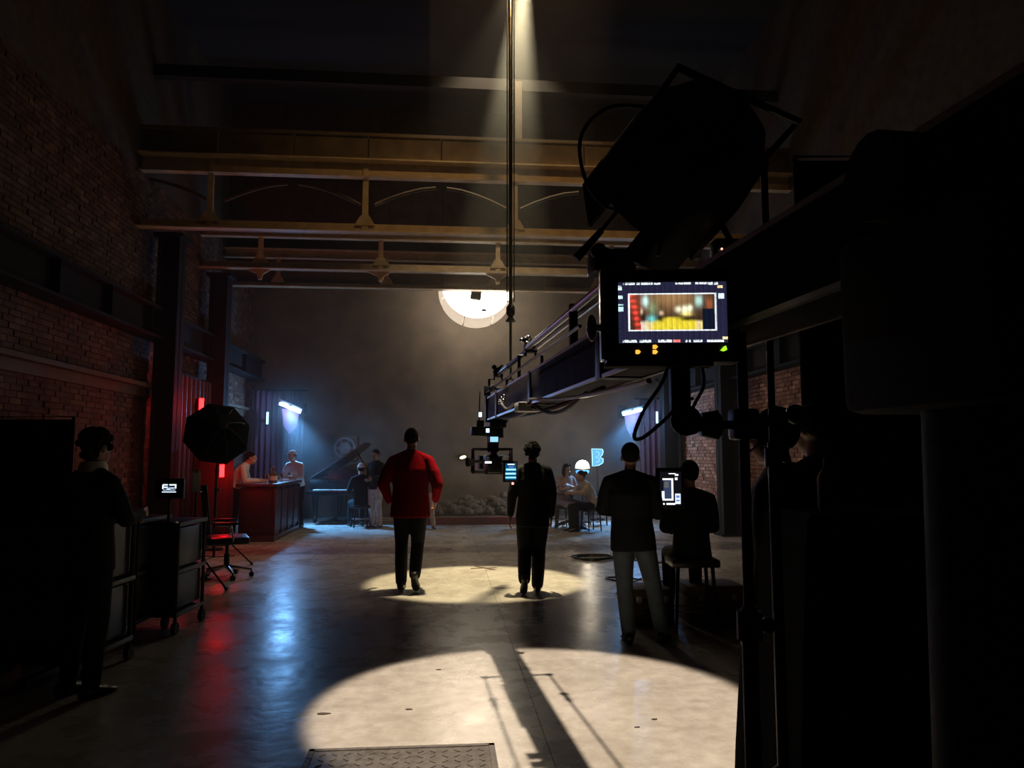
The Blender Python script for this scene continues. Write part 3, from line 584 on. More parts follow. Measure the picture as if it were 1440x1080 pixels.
def person(label, loc, rz, Hh, pose=None, top='blackcloth', bottom='blackcloth', shoe='shoe', hair='hair', style='short', skin='skin', voxel=.011, cloth=.013, hem=-.15, bulk=1.0, legw=1.0,
           yaw=0.0, pitch=0.0, feet=None, curl=.5, base=J0, group=None, sleeves=True, skirt=None):
    k = Hh/1.8; J = {a: Vector(b)*k for a, b in {**base, **(pose or {})}.items()}
    up = Vector((0, 0, 1)); RTS = (J['shR']-J['shL']).normalized(); RTH = (J['hipR']-J['hipL']).normalized()
    b = MB(); K = lambda v: v*k
    sp = J['neck']-J['pelvis']
    b.loft([ring(J['pelvis']-sp.normalized()*K(.10), sp, RTH, K(.11), K(.09)), ring(J['pelvis'], J['waist']-J['pelvis'], RTH, K(.155), K(.105)), ring(J['waist'], J['chest']-J['pelvis'], RTS, K(.135), K(.09)),
            ring(J['chest'], J['neck']-J['waist'], RTS, K(.16), K(.11)), ring(J['neck']*.7+J['chest']*.3, J['neck']-J['chest'], RTS, K(.155), K(.085)), ring(J['neck'], J['head']-J['neck'], RTS, K(.06), K(.06))])
    HR = Matrix.Rotation(yaw, 3, 'Z') @ Matrix.Rotation(pitch, 3, 'X'); h = J['head']; hp = lambda x, y, z: h + HR @ Vector((x, y, z))*k*1.06
    b.limb([J['neck']-Vector((0, 0, K(.03))), J['neck']*.35+h*.65], [K(.062), K(.052)])
    b.ball(hp(0, -.012, .022), (K(.074), K(.094), K(.098)), HR); b.ball(hp(0, .028, -.048), (K(.055), K(.066), K(.068)), HR); b.ball(hp(0, .048, -.095), (K(.030), K(.026), K(.022)), HR)
    b.cone(hp(0, .080, .020), hp(0, .105, -.022), K(.009), K(.016), 8); b.ball(hp(0, .086, -.058), (K(.024), K(.012), K(.010)), HR); b.ball(hp(0, .072, .040), (K(.050), K(.022), K(.012)), HR)
    for sx in (-1, 1): b.ball(hp(sx*.076, -.008, -.002), (K(.011), K(.020), K(.032)), HR)
    fe = {'L': (0, 0), 'R': (0, 0)}; fe.update(feet or {})
    for S, sx in (('L', -1), ('R', 1)):
        b.limb([J['neck']*.96+J['head']*.04, J['sh'+S]], [K(.050), K(.046)])
        b.limb([J['sh'+S], J['el'+S], J['wr'+S]], [K(.052), K(.042), K(.028)])
        d = (J['wr'+S]-J['el'+S]).normalized(); side = Vector((sx, 0, 0)); side = (side-d*side.dot(d)).normalized(); fr = d.cross(side)*(1 if d.cross(side).y > 0 else -1)
        w = J['wr'+S]; c = w+d*K(.055); Bm = Matrix((fr, side, d)).transposed()
        b.limb([w, w+d*K(.02)], [K(.027), K(.028)]); b.ball(c, (K(.040), K(.017), K(.052)), Bm)
        for i, (o, L) in enumerate(((.033, .066), (.011, .076), (-.012, .070), (-.034, .054))):
            q0 = c+d*K(.030)+fr*K(o*.9); q1 = q0+d*K(L*.55)+fr*K(o*.1); dd = (d*math.cos(curl)-side*math.sin(curl)); q2 = q1+dd*K(L*.5); dd2 = (d*math.cos(curl*1.9)-side*math.sin(curl*1.9)); q3 = q2+dd2*K(L*.35)
            b.limb([q0, q1, q2, q3], [K(.0098), K(.0092), K(.0086), K(.0078)], 8)
        t0 = w+d*K(.028)+fr*K(.026); t1 = t0+(d*.55+fr*.75-side*.25).normalized()*K(.045); t2 = t1+(d*.9+fr*.25-side*.3).normalized()*K(.034); b.limb([t0, t1, t2], [K(.014), K(.011), K(.009)], 8)
        b.limb([J['hip'+S], J['kn'+S], J['an'+S]], [K(.078), K(.052), K(.036)])
        a = J['an'+S]; fd = Matrix.Rotation(fe[S][0], 3, 'Z') @ Matrix.Rotation(fe[S][1], 3, 'X'); fp = lambda x, y, z: a + fd @ Vector((x, y, z))*k
        b.limb([fp(0, -.035, -.05), fp(0, .06, -.045), fp(0, .15, -.06)], [K(.030), K(.032), K(.022)])
    body = solid(b, voxel*k, 'person', M[skin], None, 3); body.location = loc; body.rotation_euler = (0, 0, rz); tag(body, label, 'person', group)
    # trousers or skirt
    t = MB()
    t.loft([ring(J['pelvis']-sp.normalized()*K(.11), sp, RTH, K(.14), K(.11)), ring(J['pelvis'], sp, RTH, K(.172*bulk), K(.122*bulk)), ring(J['waist']-sp.normalized()*K(.03), sp, RTS, K(.150*bulk), K(.108*bulk))])
    for S in 'LR':
        kn, an, hi = J['kn'+S], J['an'+S], J['hip'+S]; ca = an+(kn-an).normalized()*K(.0); mid = kn*.5+an*.5+Vector((0, -.012*k, 0))
        t.limb([hi, hi*.5+kn*.5, kn, mid, ca], [K(.096*legw), K(.084*legw), K(.068*legw), K(.066*legw), K(.058*legw)])
    solid(t, cloth*k, 'trousers', M[bottom], body, 4)
    # jacket, shirt or dress top
    g = MB(); Z = sp.normalized()
    rings_ = []
    if hem < 0: rings_.append(ring(J['pelvis']+Z*K(hem), Z, RTH, K(.192*bulk), K(.138*bulk)))
    rings_ += [ring(J['pelvis']+Z*K(max(hem+.02, .0)), Z, RTH, K(.186*bulk), K(.134*bulk)), ring(J['waist'], Z, RTS, K(.168*bulk), K(.120*bulk)), ring(J['chest'], J['neck']-J['waist'], RTS, K(.19*bulk), K(.135*bulk)),
               ring(J['neck']*.72+J['chest']*.28, J['neck']-J['chest'], RTS, K(.178*bulk), K(.098)), ring(J['neck']*.97+J['chest']*.03+Vector((0, 0, .01*k)), J['neck']-J['chest'], RTS, K(.10), K(.078)), ring(J['neck']+(h-J['neck']).normalized()*K(.045), h-J['neck'], RTS, K(.068), K(.066))]
    g.loft(rings_)
    for S in 'LR':
        sh, el, wr = J['sh'+S], J['el'+S], J['wr'+S]
        g.limb([J['neck']*.97+h*.03+(sh-J['neck'])*.25, sh], [K(.062), K(.058)])
        if sleeves: g.limb([sh, sh*.5+el*.5, el, el*.45+wr*.55, wr-(wr-el).normalized()*K(.01)], [K(.060), K(.066*bulk), K(.058*bulk), K(.052), K(.044)])
        else: g.limb([sh, sh*.65+el*.35], [K(.068), K(.062)])
    solid(g, cloth*k, 'jacket' if hem < -.05 else 'shirt', M[top], body, 5)
    for S in 'LR':
        a = J['an'+S]; fd = Matrix.Rotation(fe[S][0], 3, 'Z') @ Matrix.Rotation(fe[S][1], 3, 'X'); fp = lambda x, y, z: a + fd @ Vector((x, y, z))*k
        sgn = -1 if S == 'L' else 1; s = MB(); rr = []
        for y, w, z0, z1 in ((-.088, .020, -.075, -.02), (-.075, .036, -.085, .015), (-.02, .040, -.085, .02), (.05, .042, -.085, -.012), (.12, .048, -.085, -.036), (.17, .042, -.084, -.048), (.197, .018, -.08, -.062)):
            rr.append([fp(w*math.cos(q)+sgn*.006*(y > .1), y, (z0+z1)/2+(z1-z0)/2*math.sin(q)) for q in [2*math.pi*i/12 for i in range(12)]])
        s.loft(rr); s.build('shoe', M[shoe], body, 60)
    e = 0
    for sx in (-1, 1):
        s = MB(); s.ball(hp(sx*.030, .077, .016), K(.0125)); s.build('eye', M['eye'], body)
    # hair or headwear
    s = MB(); s.ball(hp(0, -.018, .030), (K(.082), K(.102), K(.103)), HR, 24, 18)
    n_ = HR @ Vector((0, -.62, .78)); bmesh.ops.bisect_plane(s.bm, geom=s.bm.verts[:]+s.bm.edges[:]+s.bm.faces[:], plane_co=hp(0, .02, .028), plane_no=n_, clear_inner=True)
    bmesh.ops.holes_fill(s.bm, edges=s.bm.edges[:])
    if style == 'curly':
        for i in range(70):
            u_ = Vector((random.gauss(0, 1), random.gauss(0, 1)-.35, random.gauss(0, 1)+.55)).normalized(); 
            if u_.z < -.25 and u_.y > -.3: continue
            s.ball(hp(0, -.018, .030) + HR @ Vector((u_.x*.088, u_.y*.104, u_.z*.104))*k, K(.020+.010*random.random()), None, 8, 6)
    if style == 'long':
        s.ball(hp(0, -.062, -.05), (K(.084), K(.058), K(.135)), HR, 16, 12)
        for sx in (-1, 1): s.tube([hp(sx*.06, .03, .09), hp(sx*.082, .015, .0), hp(sx*.075, -.01, -.12), hp(sx*.07, .0, -.19)], K(.028), 8)
    if style == 'bun': s.ball(hp(0, -.12, .07), K(.045))
    s.build('hair', M[hair], body, 80)
    if style in ('cap', 'whitecap'):
        s = MB(); s.ball(hp(0, -.014, .046), (K(.087), K(.107), K(.098)), HR, 24, 16); bmesh.ops.bisect_plane(s.bm, geom=s.bm.verts[:]+s.bm.edges[:]+s.bm.faces[:], plane_co=hp(0, 0, .045), plane_no=HR @ Vector((0, -.10, 1)), clear_inner=True); bmesh.ops.holes_fill(s.bm, edges=s.bm.edges[:])
        s.prism([(.075*k*math.cos(q), .075*k*math.sin(q)) for q in [math.pi*i/10 for i in range(11)]], K(.008), Matrix.Translation(hp(0, .075, .052)) @ HR.to_4x4())
        s.build('cap', M['white' if style == 'whitecap' else 'blackcloth'], body, 50)
    if style == 'headset':
        s = MB(); s.tube([hp(.088*math.cos(q), -.01, .03+.095*math.sin(q)) for q in [math.pi*i/12 for i in range(13)]], K(.010), 8)
        for sx in (-1, 1): s.cone(hp(sx*.075, -.008, -.005), hp(sx*.108, -.008, -.005), K(.042), K(.038), 16)
        s.tube([hp(-.095, .02, -.03), hp(-.085, .08, -.07), hp(-.03, .115, -.08)], K(.005), 6); s.build('headset', M['black'], body)
    return body, J, k
AWAY = -YAW
WALK1 = dict(pelvis=(0, 0, .945), chest=(.0, .02, 1.32), neck=(0, .01, 1.50), head=(.0, .04, 1.665), shL=(-.205, 0, 1.425), shR=(.205, 0, 1.425), elL=(-.30, -.05, 1.17), elR=(.305, -.06, 1.16), wrL=(-.26, .13, .97), wrR=(.27, .14, .98),
             hipL=(-.095, .0, .92), knL=(-.10, .05, .50), anL=(-.095, .02, .085), hipR=(.095, 0, .92), knR=(.085, .02, .49), anR=(.09, -.24, .20))
m1 = fl(567, 829); person('man in a red jacket walking away into the far light pool', m1+RT*.07, AWAY, 1.85, WALK1, 'redwool', 'darksuit', voxel=.0066, cloth=.011, hem=-.15, bulk=1.18, legw=1.10, feet={'R': (0, -.75)}, curl=.55)
WALK2 = dict(pelvis=(.0, 0, .945), chest=(0, .01, 1.32), neck=(0, 0, 1.50), head=(0, .03, 1.66), shL=(-.18, 0, 1.445), shR=(.185, 0, 1.445), elL=(-.25, -.06, 1.17), elR=(.235, -.02, 1.165), wrL=(-.275, -.02, .92), wrR=(.23, .06, .915),
             knL=(-.10, .02, .49), anL=(-.115, -.25, .19), knR=(.075, .05, .50), anR=(.055, .02, .085))
m2 = fl(757, 832); person('man in a dark suit with fluffy hair walking away beside the crane head', m2-RT*.06, AWAY+.03, 1.68, WALK2, 'darksuit', 'darksuit', voxel=.0066, cloth=.011, hem=-.17, bulk=1.08, legw=1.26, style='curly', feet={'L': (0, -.75)}, curl=.5)
OPS = dict(pelvis=(.02, 0, .945), waist=(.01, 0, 1.11), chest=(.0, -.01, 1.32), neck=(.0, .0, 1.49), head=(.01, .045, 1.65), shL=(-.195, -.01, 1.435), shR=(.19, .0, 1.435), elL=(-.25, .08, 1.18), elR=(.25, .02, 1.15), wrL=(.02, .30, 1.12), wrR=(.27, .26, 1.12),
           hipL=(-.07, 0, .92), hipR=(.11, 0, .92), knL=(-.06, .02, .50), anL=(-.03, -.02, .085), knR=(.20, .03, .50), anR=(.27, .05, .085))
op = fl(888, 903); opx = op+RT*.005
person('camera operator in a dark jacket, cap and grey-blue jeans standing with his back turned', opx, AWAY-.12, 1.64, OPS, 'blackcloth', 'denim', voxel=.0066, cloth=.011, hem=-.13, bulk=1.10, legw=1.12, style='cap', curl=.9, pitch=-.15, feet={'L': (.15, 0), 'R': (-.3, 0)})
# monitor the operator holds
om = at(943, 687, 6.56); r = empty('handheld_monitor', om, AWAY, 'small lit monitor held by the camera operator', 'monitor')
def screen(r, w, h, nx, ny, fn, m, y=-.001, name='screen'):
    bm = bmesh.new(); vs_ = [[bm.verts.new((-w/2+w*i/nx, y, h/2-h*j/ny)) for i in range(nx+1)] for j in range(ny+1)]
    for j in range(ny):
        for i in range(nx): bm.faces.new((vs_[j+1][i], vs_[j+1][i+1], vs_[j][i+1], vs_[j][i]))
    me = bpy.data.meshes.new(name); bm.to_mesh(me); bm.free(); ca = me.color_attributes.new('picture', 'FLOAT_COLOR', 'CORNER'); vals = []
    for j in range(ny):
        for i in range(nx): vals += [*fn((i+.5)/nx, (j+.5)/ny), 1]*4
    ca.data.foreach_set('color', vals); o = bpy.data.objects.new(name, me); C.objects.link(o); o.data.materials.append(m); o.parent = r; return o
def rects(lst, bgc=(.004, .004, .006)):
    def f(u, v):
        c = bgc
        for (a, b_, c0, d, col) in lst:
            if a <= u <= c0 and b_ <= v <= d: c = col
        return c
    return f
WH = (1, 1, 1); BL = (.12, .22, .6)
s = MB(); s.box((0, .025, 0), (.24, .05, .33), bevel=.012); s.build('body', M['black'], r)
screen(r, .17, .27, 24, 40, rects([(.40, .04, .75, .08, WH), (.70, .07, .86, .12, WH), (.12, .20, .62, .24, WH), (.56, .20, .62, .84, WH), (.15, .28, .30, .34, (.6, .7, .75)), (.15, .24, .55, .80, (.03, .045, .09)), (.2, .30, .42, .48, (.09, .09, .09)), (.08, .58, .20, .84, (.8, .9, .95)), (.12, .80, .62, .85, WH), (.72, .18, .84, .26, (.8, .85, 1)), (.70, .64, .96, .94, (.75, .82, 1)), (.76, .70, .90, .78, BL), (.76, .82, .92, .88, BL), (.08, .92, .2, .97, WH), (.3, .92, .72, .97, WH)]), screen_mat('operator_screen', 1.3), -.0015)
s = MB(); s.box((0, .055, -.02), (.10, .02, .1)); s.tube([(-.13, .03, -.1), (-.16, .04, 0), (-.13, .03, .1)], .012, 8); s.build('grip', M['black'], r)
r.scale = (1.08, 1.08, 1.08)
# crew to the right of the operator
ch = fl(975, 885); st = stool(ch, AWAY, 'tall black stool of the seated crew member right of the operator', .62, 'leather')
person('seated crew member in black on a tall stool, right of the operator monitor', ch+Vector((0, 0, .12)), AWAY, 1.72, None, 'blackcloth', 'blackcloth', base=SIT, hem=-.06, voxel=.010, yaw=.3, style='cap')
pa = at(1094, 640, 3.25); person('crew member in black with a headset, face turned to the hall, behind the covered cart', Vector((pa.x, pa.y, 0)), AWAY+.9, 1.74, None, style='headset', voxel=.0085, bulk=1.1, curl=.8)
pb = at(1150, 640, 3.5); person('second crew member in black behind the covered cart, by the black flag', Vector((pb.x, pb.y, 0)), AWAY+.4, 1.78, None, voxel=.010, bulk=1.1, style='short')
pc = at(133, 640, 5.0); bd, Jc, kc = person('dark-haired crew member with a white collar standing in the dark by the left wall', Vector((pc.x, pc.y, 0)), AWAY-.35, 1.70, dict(elR=(.26, .05, 1.18), wrR=(.16, .27, 1.20), elL=(-.25, .06, 1.18), wrL=(-.10, .28, 1.16)), voxel=.010, style='curly', hem=-.12)
s = MB(); n0 = Jc['neck']; s.lathe([(.066, -.01), (.090, -.015), (.084, .03), (.070, .052), (.064, .05)], 24, Matrix.Translation(n0+Vector((0, .01, .02))), caps=False); s.build('collar', M['white'], bd)
# people of the scene at the back
bt = at(343, 700, 14.4); person('bartender in a white shirt leaning over the bar, lit red', Vector((b0.x-bw-.22, b0.y+.62, 0)), AWAY-1.35, 1.70, dict(waist=(0, .03, 1.10), chest=(0, .13, 1.28), neck=(0, .21, 1.42), head=(0, .30, 1.56), shL=(-.18, .17, 1.37), shR=(.18, .17, 1.37), elL=(-.24, .22, 1.11), elR=(.24, .22, 1.11), wrL=(-.13, .46, 1.11), wrR=(.13, .46, 1.11)), 'white', 'blackcloth', skin='skin2', voxel=.011, hem=.02, pitch=-.1)
pt_ = fl(421, 741); person('bar patron in a white cap and pale shirt at the far end of the bar', Vector((b0.x-.14, b1.y+.42, 0)), AWAY+math.pi-.35, 1.70, dict(waist=(0, .03, 1.10), chest=(0, .10, 1.29), neck=(0, .16, 1.44), head=(0, .22, 1.59), shL=(-.18, .12, 1.39), shR=(.18, .12, 1.39), elL=(-.24, .18, 1.13), elR=(.24, .18, 1.13), wrL=(-.15, .42, 1.13), wrR=(.15, .42, 1.13)), 'white', 'blackcloth', skin='skin2', style='whitecap', voxel=.011, hem=-.02)
pn = at(508, 690, 16.25); person('pianist in black with a white cap sitting at the grand piano', Vector((pn.x, pn.y, 0)), AWAY+.45, 1.72, dict(elL=(-.24, .14, .82), elR=(.24, .14, .82), wrL=(-.14, .38, .82), wrR=(.14, .38, .82)), 'blackcloth', 'blackcloth', base=SIT, style='whitecap', hem=-.08, skin='skin2', voxel=.011)
stool(Vector((pn.x, pn.y, 0)), AWAY+.45, 'low black piano stool under the pianist', .47)
g1 = fl(527, 742); person('guest in a dark top and pale trousers behind the man in red, at his left', g1, AWAY+2.6, 1.66, dict(elL=(-.25, .05, 1.17), wrL=(-.12, .24, 1.12)), 'blackcloth', 'pale', hem=-.08, legw=1.15, voxel=.012, cloth=.015)
g2 = fl(603, 744); person('guest in a burgundy top and pale trousers behind the man in red, at his right', g2-RT*.08, AWAY+3.4, 1.55, dict(anR=(.02, .02, .085), knL=(-.14, .06, .5), anL=(-.20, .02, .085)), 'redcurtain', 'pale', hem=-.08, voxel=.012, cloth=.015, style='long')
w1 = at(795, 690, 16.2); person('woman in a pale dress with long dark hair sitting at the round table', Vector((w1.x, w1.y, 0)), AWAY+math.pi+.6, 1.72, dict(elL=(-.25, .13, .84), elR=(.25, .13, .84), wrL=(.10, .27, .93), wrR=(-.09, .30, .90)), 'pinkdress', 'pinkdress', base=SIT, hem=-.05, skin='skin2', style='long', sleeves=False, voxel=.0105)
stool(Vector((w1.x, w1.y, 0)), AWAY+math.pi, 'stool under the woman in the pale dress', .47)
w2 = at(820, 700, 15.55); person('guest in a cream top leaning over the right side of the round table', Vector((w2.x+.16, w2.y, 0)), AWAY+math.pi/2+.35, 1.66, dict(chest=(0, .10, .91), neck=(0, .17, 1.05), head=(0, .25, 1.19), shL=(-.17, .14, 1.01), shR=(.17, .14, 1.01), elL=(-.24, .28, .84), elR=(.24, .28, .84), wrL=(-.08, .50, .83), wrR=(.10, .50, .83)), 'cream', 'blackcloth', base=SIT, hem=-.04, skin='skin2', style='bun', voxel=.0105)
stool(Vector((w2.x+.16, w2.y, 0)), AWAY+math.pi/2+.35, 'stool under the guest in the cream top', .45)
sx_ = fl(789, 742); stool(sx_, .2, 'empty dark stool in front of the round table, at its left', .46)
sx_ = fl(842, 738); stool(sx_, -.2, 'empty dark stool right of the round table, on the blue-lit floor', .60)
# ------------------------------------------------------------------ camera crane
CB = cd(-.1187+.155*(5.93-1.1), 1.1, 0); cr = empty('camera_crane', CB, -YAW+math.atan(.155), 'long black camera crane reaching over the near light pool from the right', 'camera crane')
Lt = 4.89; lf = lambda d: (d-1.1)*1.012; AZ0, AZ1, AW = 1.806, 1.976, .15
s = MB(); s.box((0, (Lt-1.5)/2, (AZ0+AZ1)/2), (AW, Lt+1.5, AZ1-AZ0), bevel=.008); s.build('arm', M['arm'], cr)
s = MB()
for sx in (-1, 1):
    s.box((sx*AW/2, (Lt-1.5)/2, AZ1), (.012, Lt+1.5, .012)); s.box((sx*AW/2, (Lt-1.5)/2, AZ0), (.012, Lt+1.5, .012))
s.build('edge_rail', M['alu'], cr, 0)
for y in (Lt-.55, Lt-1.9, Lt-3.3):
    s = MB(); s.box((0, y, (AZ0+AZ1)/2), (AW+.018, .07, AZ1-AZ0+.014), bevel=.004); s.build('joint_collar', M['black_metal'], cr)
RZ = 2.165
s = MB()
for sx in (-1, 1): s.cone((sx*.022, lf(4.42), RZ), (sx*.022, lf(2.62), RZ+.004), .017, .017, 12)
s.build('rear_rod', M['alu'], cr)
s = MB(); s.cone((0, lf(5.85), RZ-.005), (0, lf(4.35), RZ), .018, .018, 12); s.build('front_rod', M['black_metal'], cr)
s = MB(); s.cone((0, lf(5.62), RZ-.004), (0, lf(5.30), RZ-.003), .021, .021, 12); s.build('rod_sleeve', M['chrome'], cr)
for d in (5.87, 4.45):
    s = MB(); y = lf(d); s.tube([(-AW/2+.006, y, AZ1-.01), (-AW/2+.006, y, RZ-.045), (-.03, y, RZ-.045), (-.03, y, RZ), (.03, y, RZ), (.03, y, RZ-.045), (AW/2-.006, y, RZ-.045), (AW/2-.006, y, AZ1-.01)], .010, 8); s.build('rod_bracket', M['black_metal'], cr)
    s = MB(); s.box((0, y, RZ), (.075, .07, .06), bevel=.01); s.ball((-.03, y, RZ+.05), .02, u=8, v=6); s.ball((.03, y, RZ+.05), .02, u=8, v=6); s.cone((0, y-.06, RZ+.03), (0, y+.06, RZ+.03), .018, .018, 10); s.build('clamp', M['black_metal'], cr)
s = MB(); s.ball((-.045, lf(4.5), RZ+.055), .014); s.ball((.0, lf(4.52), RZ+.075), .014); s.ball((.05, lf(4.45), RZ+.055), .014); s.ball((-.03, lf(4.4), RZ+.02), .014); s.build('wing_nut', M['chrome'], cr)
s = MB(); y = lf(3.29); s.box((-.02, y, (AZ1+RZ)/2+.01), (.035, .035, RZ-AZ1+.04), bevel=.004); s.build('post', M['black_metal'], cr)
s = MB(); y = lf(2.7); s.box((-.02, y, (AZ1+RZ)/2+.05), (.05, .05, RZ-AZ1+.12), bevel=.004); s.box((-.02, y, RZ+.06), (.16, .12, .09), bevel=.02); s.ball((-.08, y-.05, RZ+.09), .03); s.build('monitor_bracket', M['black_metal'], cr)
# side spreader with stay rods and turnbuckles
y = lf(5.27); s = MB(); s.tube([(-.165, y, AZ1+.02), (.165, y, AZ1+.02)], .012, 8); s.build('spreader', M['black_metal'], cr)
for sx, xe in ((-1, -.19), (1, .22)):
    s = MB(); s.box((sx*.165, y, AZ1+.0), (.035, .04, .07), bevel=.006); s.build('spreader_eye', M['black_metal'], cr)
    a = Vector((sx*.165, y, AZ1-.01)); b_ = Vector((xe, lf(2.5), AZ1-.02)); s = MB(); s.cone(a, b_, .0065, .0065, 8); s.build('stay_rod', M['cable'], cr)
    m_ = a.lerp(b_, .14 if sx < 0 else .13); dd = (b_-a).normalized(); s = MB(); s.cone(m_-dd*.07, m_+dd*.07, .013, .013, 8); s.ball(m_-dd*.05, .024, u=10, v=8); s.ball(m_+dd*.03, .018, u=10, v=8); s.build('turnbuckle', M['black_metal'], cr)
# cables slung under the arm
def sag(p, q, n, drop): return [Vector(p).lerp(Vector(q), i/n)-Vector((0, 0, drop*math.sin(math.pi*i/n))) for i in range(n+1)]
s = MB(); s.tube(sag((-AW/2-.012, lf(5.15), AZ0+.10), (-AW/2-.012, lf(4.55), AZ0+.03), 12, .045), .008, 6); s.build('cable', M['alu'], cr)
s = MB(); s.tube(sag((-AW/2-.012, lf(4.0), AZ0+.02), (-.06, lf(2.2), AZ0-.06), 12, .02), .009, 6); s.build('cable', M['alu'], cr)
s = MB(); s.tube(sag((-AW/2, lf(4.05), AZ0+.01), (-.04, lf(3.0), AZ0-.03), 14, .07), .009, 6); s.build('cable', M['cable'], cr)
s = MB(); s.tube(sag((-.04, lf(5.3), AZ0-.012), (-.04, lf(4.1), AZ0-.012), 10, .015), .016, 8); s.tube(sag((.03, lf(5.0), AZ0-.012), (.03, lf(3.0), AZ0-.012), 10, .02), .014, 8); s.build('cable_bundle', M['cable'], cr)
for d in (4.25, 4.17):
    s = MB(); s.box((-.06, lf(d), AZ0-.010), (.13, .055, .05), bevel=.004); s.build('white_clip', M['white'], cr)
for (dx, dz) in ((0, 0), (.06, .02), (.10, .0), (.04, -.01), (.12, .025)):
    s = MB(); s.ball((-AW/2-.012, lf(5.2)-dx*2.2, AZ0+.085+dz), .011, u=8, v=6); s.build('bolt', M['chrome'], cr)
# remote head at the tip
s = MB(); s.box((0, Lt+.02, (AZ0+AZ1)/2), (AW+.03, .06, AZ1-AZ0+.04), bevel=.006); s.box((0, Lt-.02, AZ0-.03), (.13, .13, .07), bevel=.01); s.cone((0, Lt, AZ0-.14), (0, Lt, AZ0-.02), .055, .05, 16); s.build('head_mount', M['black_metal'], cr)
hd = s = MB(); s.box((-.075, Lt, 1.715), (.20, .12, .075), bevel=.012); s.cone((-.10, Lt, 1.74), (-.10, Lt, 1.80), .03, .03, 10); o = s.build('transmitter_box', M['black'], cr)
s = MB(); s.cone((-.11, Lt, 1.80), (-.105, Lt, 2.03), .006, .004, 6); s.build('antenna', M['cable'], o)
s = MB(); s.box((-.05, Lt-.062, 1.72), (.025, .006, .03)); s.box((-.105, Lt-.03, 1.845), (.022, .02, .035)); s.build('indicator_light', emit('indicator', (.55, .8, 1), 2.5), o, 0)
s = MB(); s.cone((0, Lt, 1.555), (0, Lt, 1.70), .045, .05, 14); s.box((0, Lt-.04, 1.65), (.085, .05, .06), bevel=.008); s.build('pan_axis', M['black_metal'], cr)
s = MB(); s.box((.0, Lt-.068, 1.652), (.062, .004, .04)); s.build('status_screen', emit('status', (.35, .7, .95), 1.1), cr, 0)
cg = MB(); y = Lt-.02
for pts in ([(-.155, y, 1.395), (-.155, y, 1.575), (.145, y, 1.575), (.145, y, 1.43)], [(-.155, y+.1, 1.395), (-.155, y+.1, 1.575), (.145, y+.1, 1.575), (.145, y+.1, 1.43)]): cg.tube(pts, .012, 8)
for p in ((-.155, 1.395), (-.155, 1.575), (.145, 1.575)): cg.tube([(p[0], y, p[1]), (p[0], y+.1, p[1])], .011, 8)
cg.tube([(-.155, y, 1.48), (.145, y, 1.48)], .012, 8); cg.tube([(-.155, y, 1.40), (.05, y, 1.40)], .012, 8)
cage = cg.build('cage', M['black_metal'], cr)
s = MB(); s.cone((-.16, y, 1.475), (-.205, y-.02, 1.475), .028, .034, 12); s.build('handle', M['rubber'], cage)
cm = MB(); cm.box((.0, y+.03, 1.455), (.13, .20, .15), bevel=.012); cm.box((0, y+.02, 1.545), (.05, .14, .04), bevel=.008); camo = cm.build('camera_body', M['black'], cr)
s = MB(); s.cone((.0, y+.13, 1.455), (.0, y+.22, 1.455), .048, .048, 20); s.cone((.0, y+.22, 1.455), (.0, y+.30, 1.455), .054, .056, 20); s.build('lens', M['black_metal'], camo)
s = MB(); s.box((0, y+.36, 1.47), (.15, .12, .11), taper=(1, 1)); s.build('matte_box', M['black'], camo)
s = MB(); s.box((-.005, y-.09, 1.455), (.11, .06, .12), bevel=.01); s.build('battery', M['black'], camo)
s = MB(); s.box((-.055, y-.122, 1.475), (.05, .004, .014)); s.build('display_strip', emit('strip', (.85, .9, 1), 2.2), camo, 0)
s = MB(); s.tube([(.03, y-.08, 1.52), (.10, y-.12, 1.53), (.14, y-.1, 1.46)], .010, 6); s.build('lead', M['alu'], camo)
mo = MB(); mo.box((.115, y-.13, 1.405), (.115, .03, .165), bevel=.006); mon = mo.build('field_monitor', M['black'], cr)
sc_ = screen(mon, .082, .125, 20, 32, rects([(.0, .0, 1, 1, (.0, .05, .12)), (.2, .03, .85, .10, (.9, .95, 1)), (.05, .30, 1, .45, (.10, .55, .9)), (.1, .33, .95, .40, (.45, .85, 1)), (.0, .55, 1, .70, (.10, .5, .9)), (.0, .58, .9, .66, (.5, .85, 1)), (.0, .80, 1, .92, (.25, .65, .95)), (.3, .18, .8, .24, (.1, .15, .5))]), screen_mat('field_screen', 1.5), 0)
sc_.location = (.115, y-.1465, 1.405)
s = MB(); s.ball((.13, y-.15, 1.315), .010); s.build('tally_light', emit('tally', (1, .35, .3), 2), mon)
for ch in list(cr.children):
    if ch.name.split('.')[0] in ('transmitter_box', 'pan_axis', 'status_screen', 'cage', 'camera_body', 'field_monitor'): ch.location.x -= .03
# rear of the crane: counterweights, column, dolly
s = MB(); s.box((0, -.1, 1.72), (.26, .30, .26), bevel=.02); s.cone((-.17, -.1, 1.90), (.17, -.1, 1.90), .06, .06, 16); s.build('pivot_yoke', M['rubber'], cr)
s = MB(); s.cone((0, -.1, .35), (0, -.1, 1.62), .11, .09, 24); s.build('column', M['rubber'], cr)
for k in range(4):
    s = MB(); s.box((0, -1.15-.09*k, 1.80), (.36, .075, .36), bevel=.01); s.build('counterweight', M['rubber'], cr)
s = MB(); s.box((0, -.1, .27), (.62, .95, .12), bevel=.02); s.box((0, -.1, .37), (.3, .3, .1), bevel=.02); s.build('dolly', M['rubber'], cr)
for sx in (-1, 1):
    for yy in (-.52, .32):
        s = MB(); s.cone((sx*.30, yy, .11), (sx*.38, yy, .11), .11, .11, 20); s.build('wheel', M['rubber'], cr)
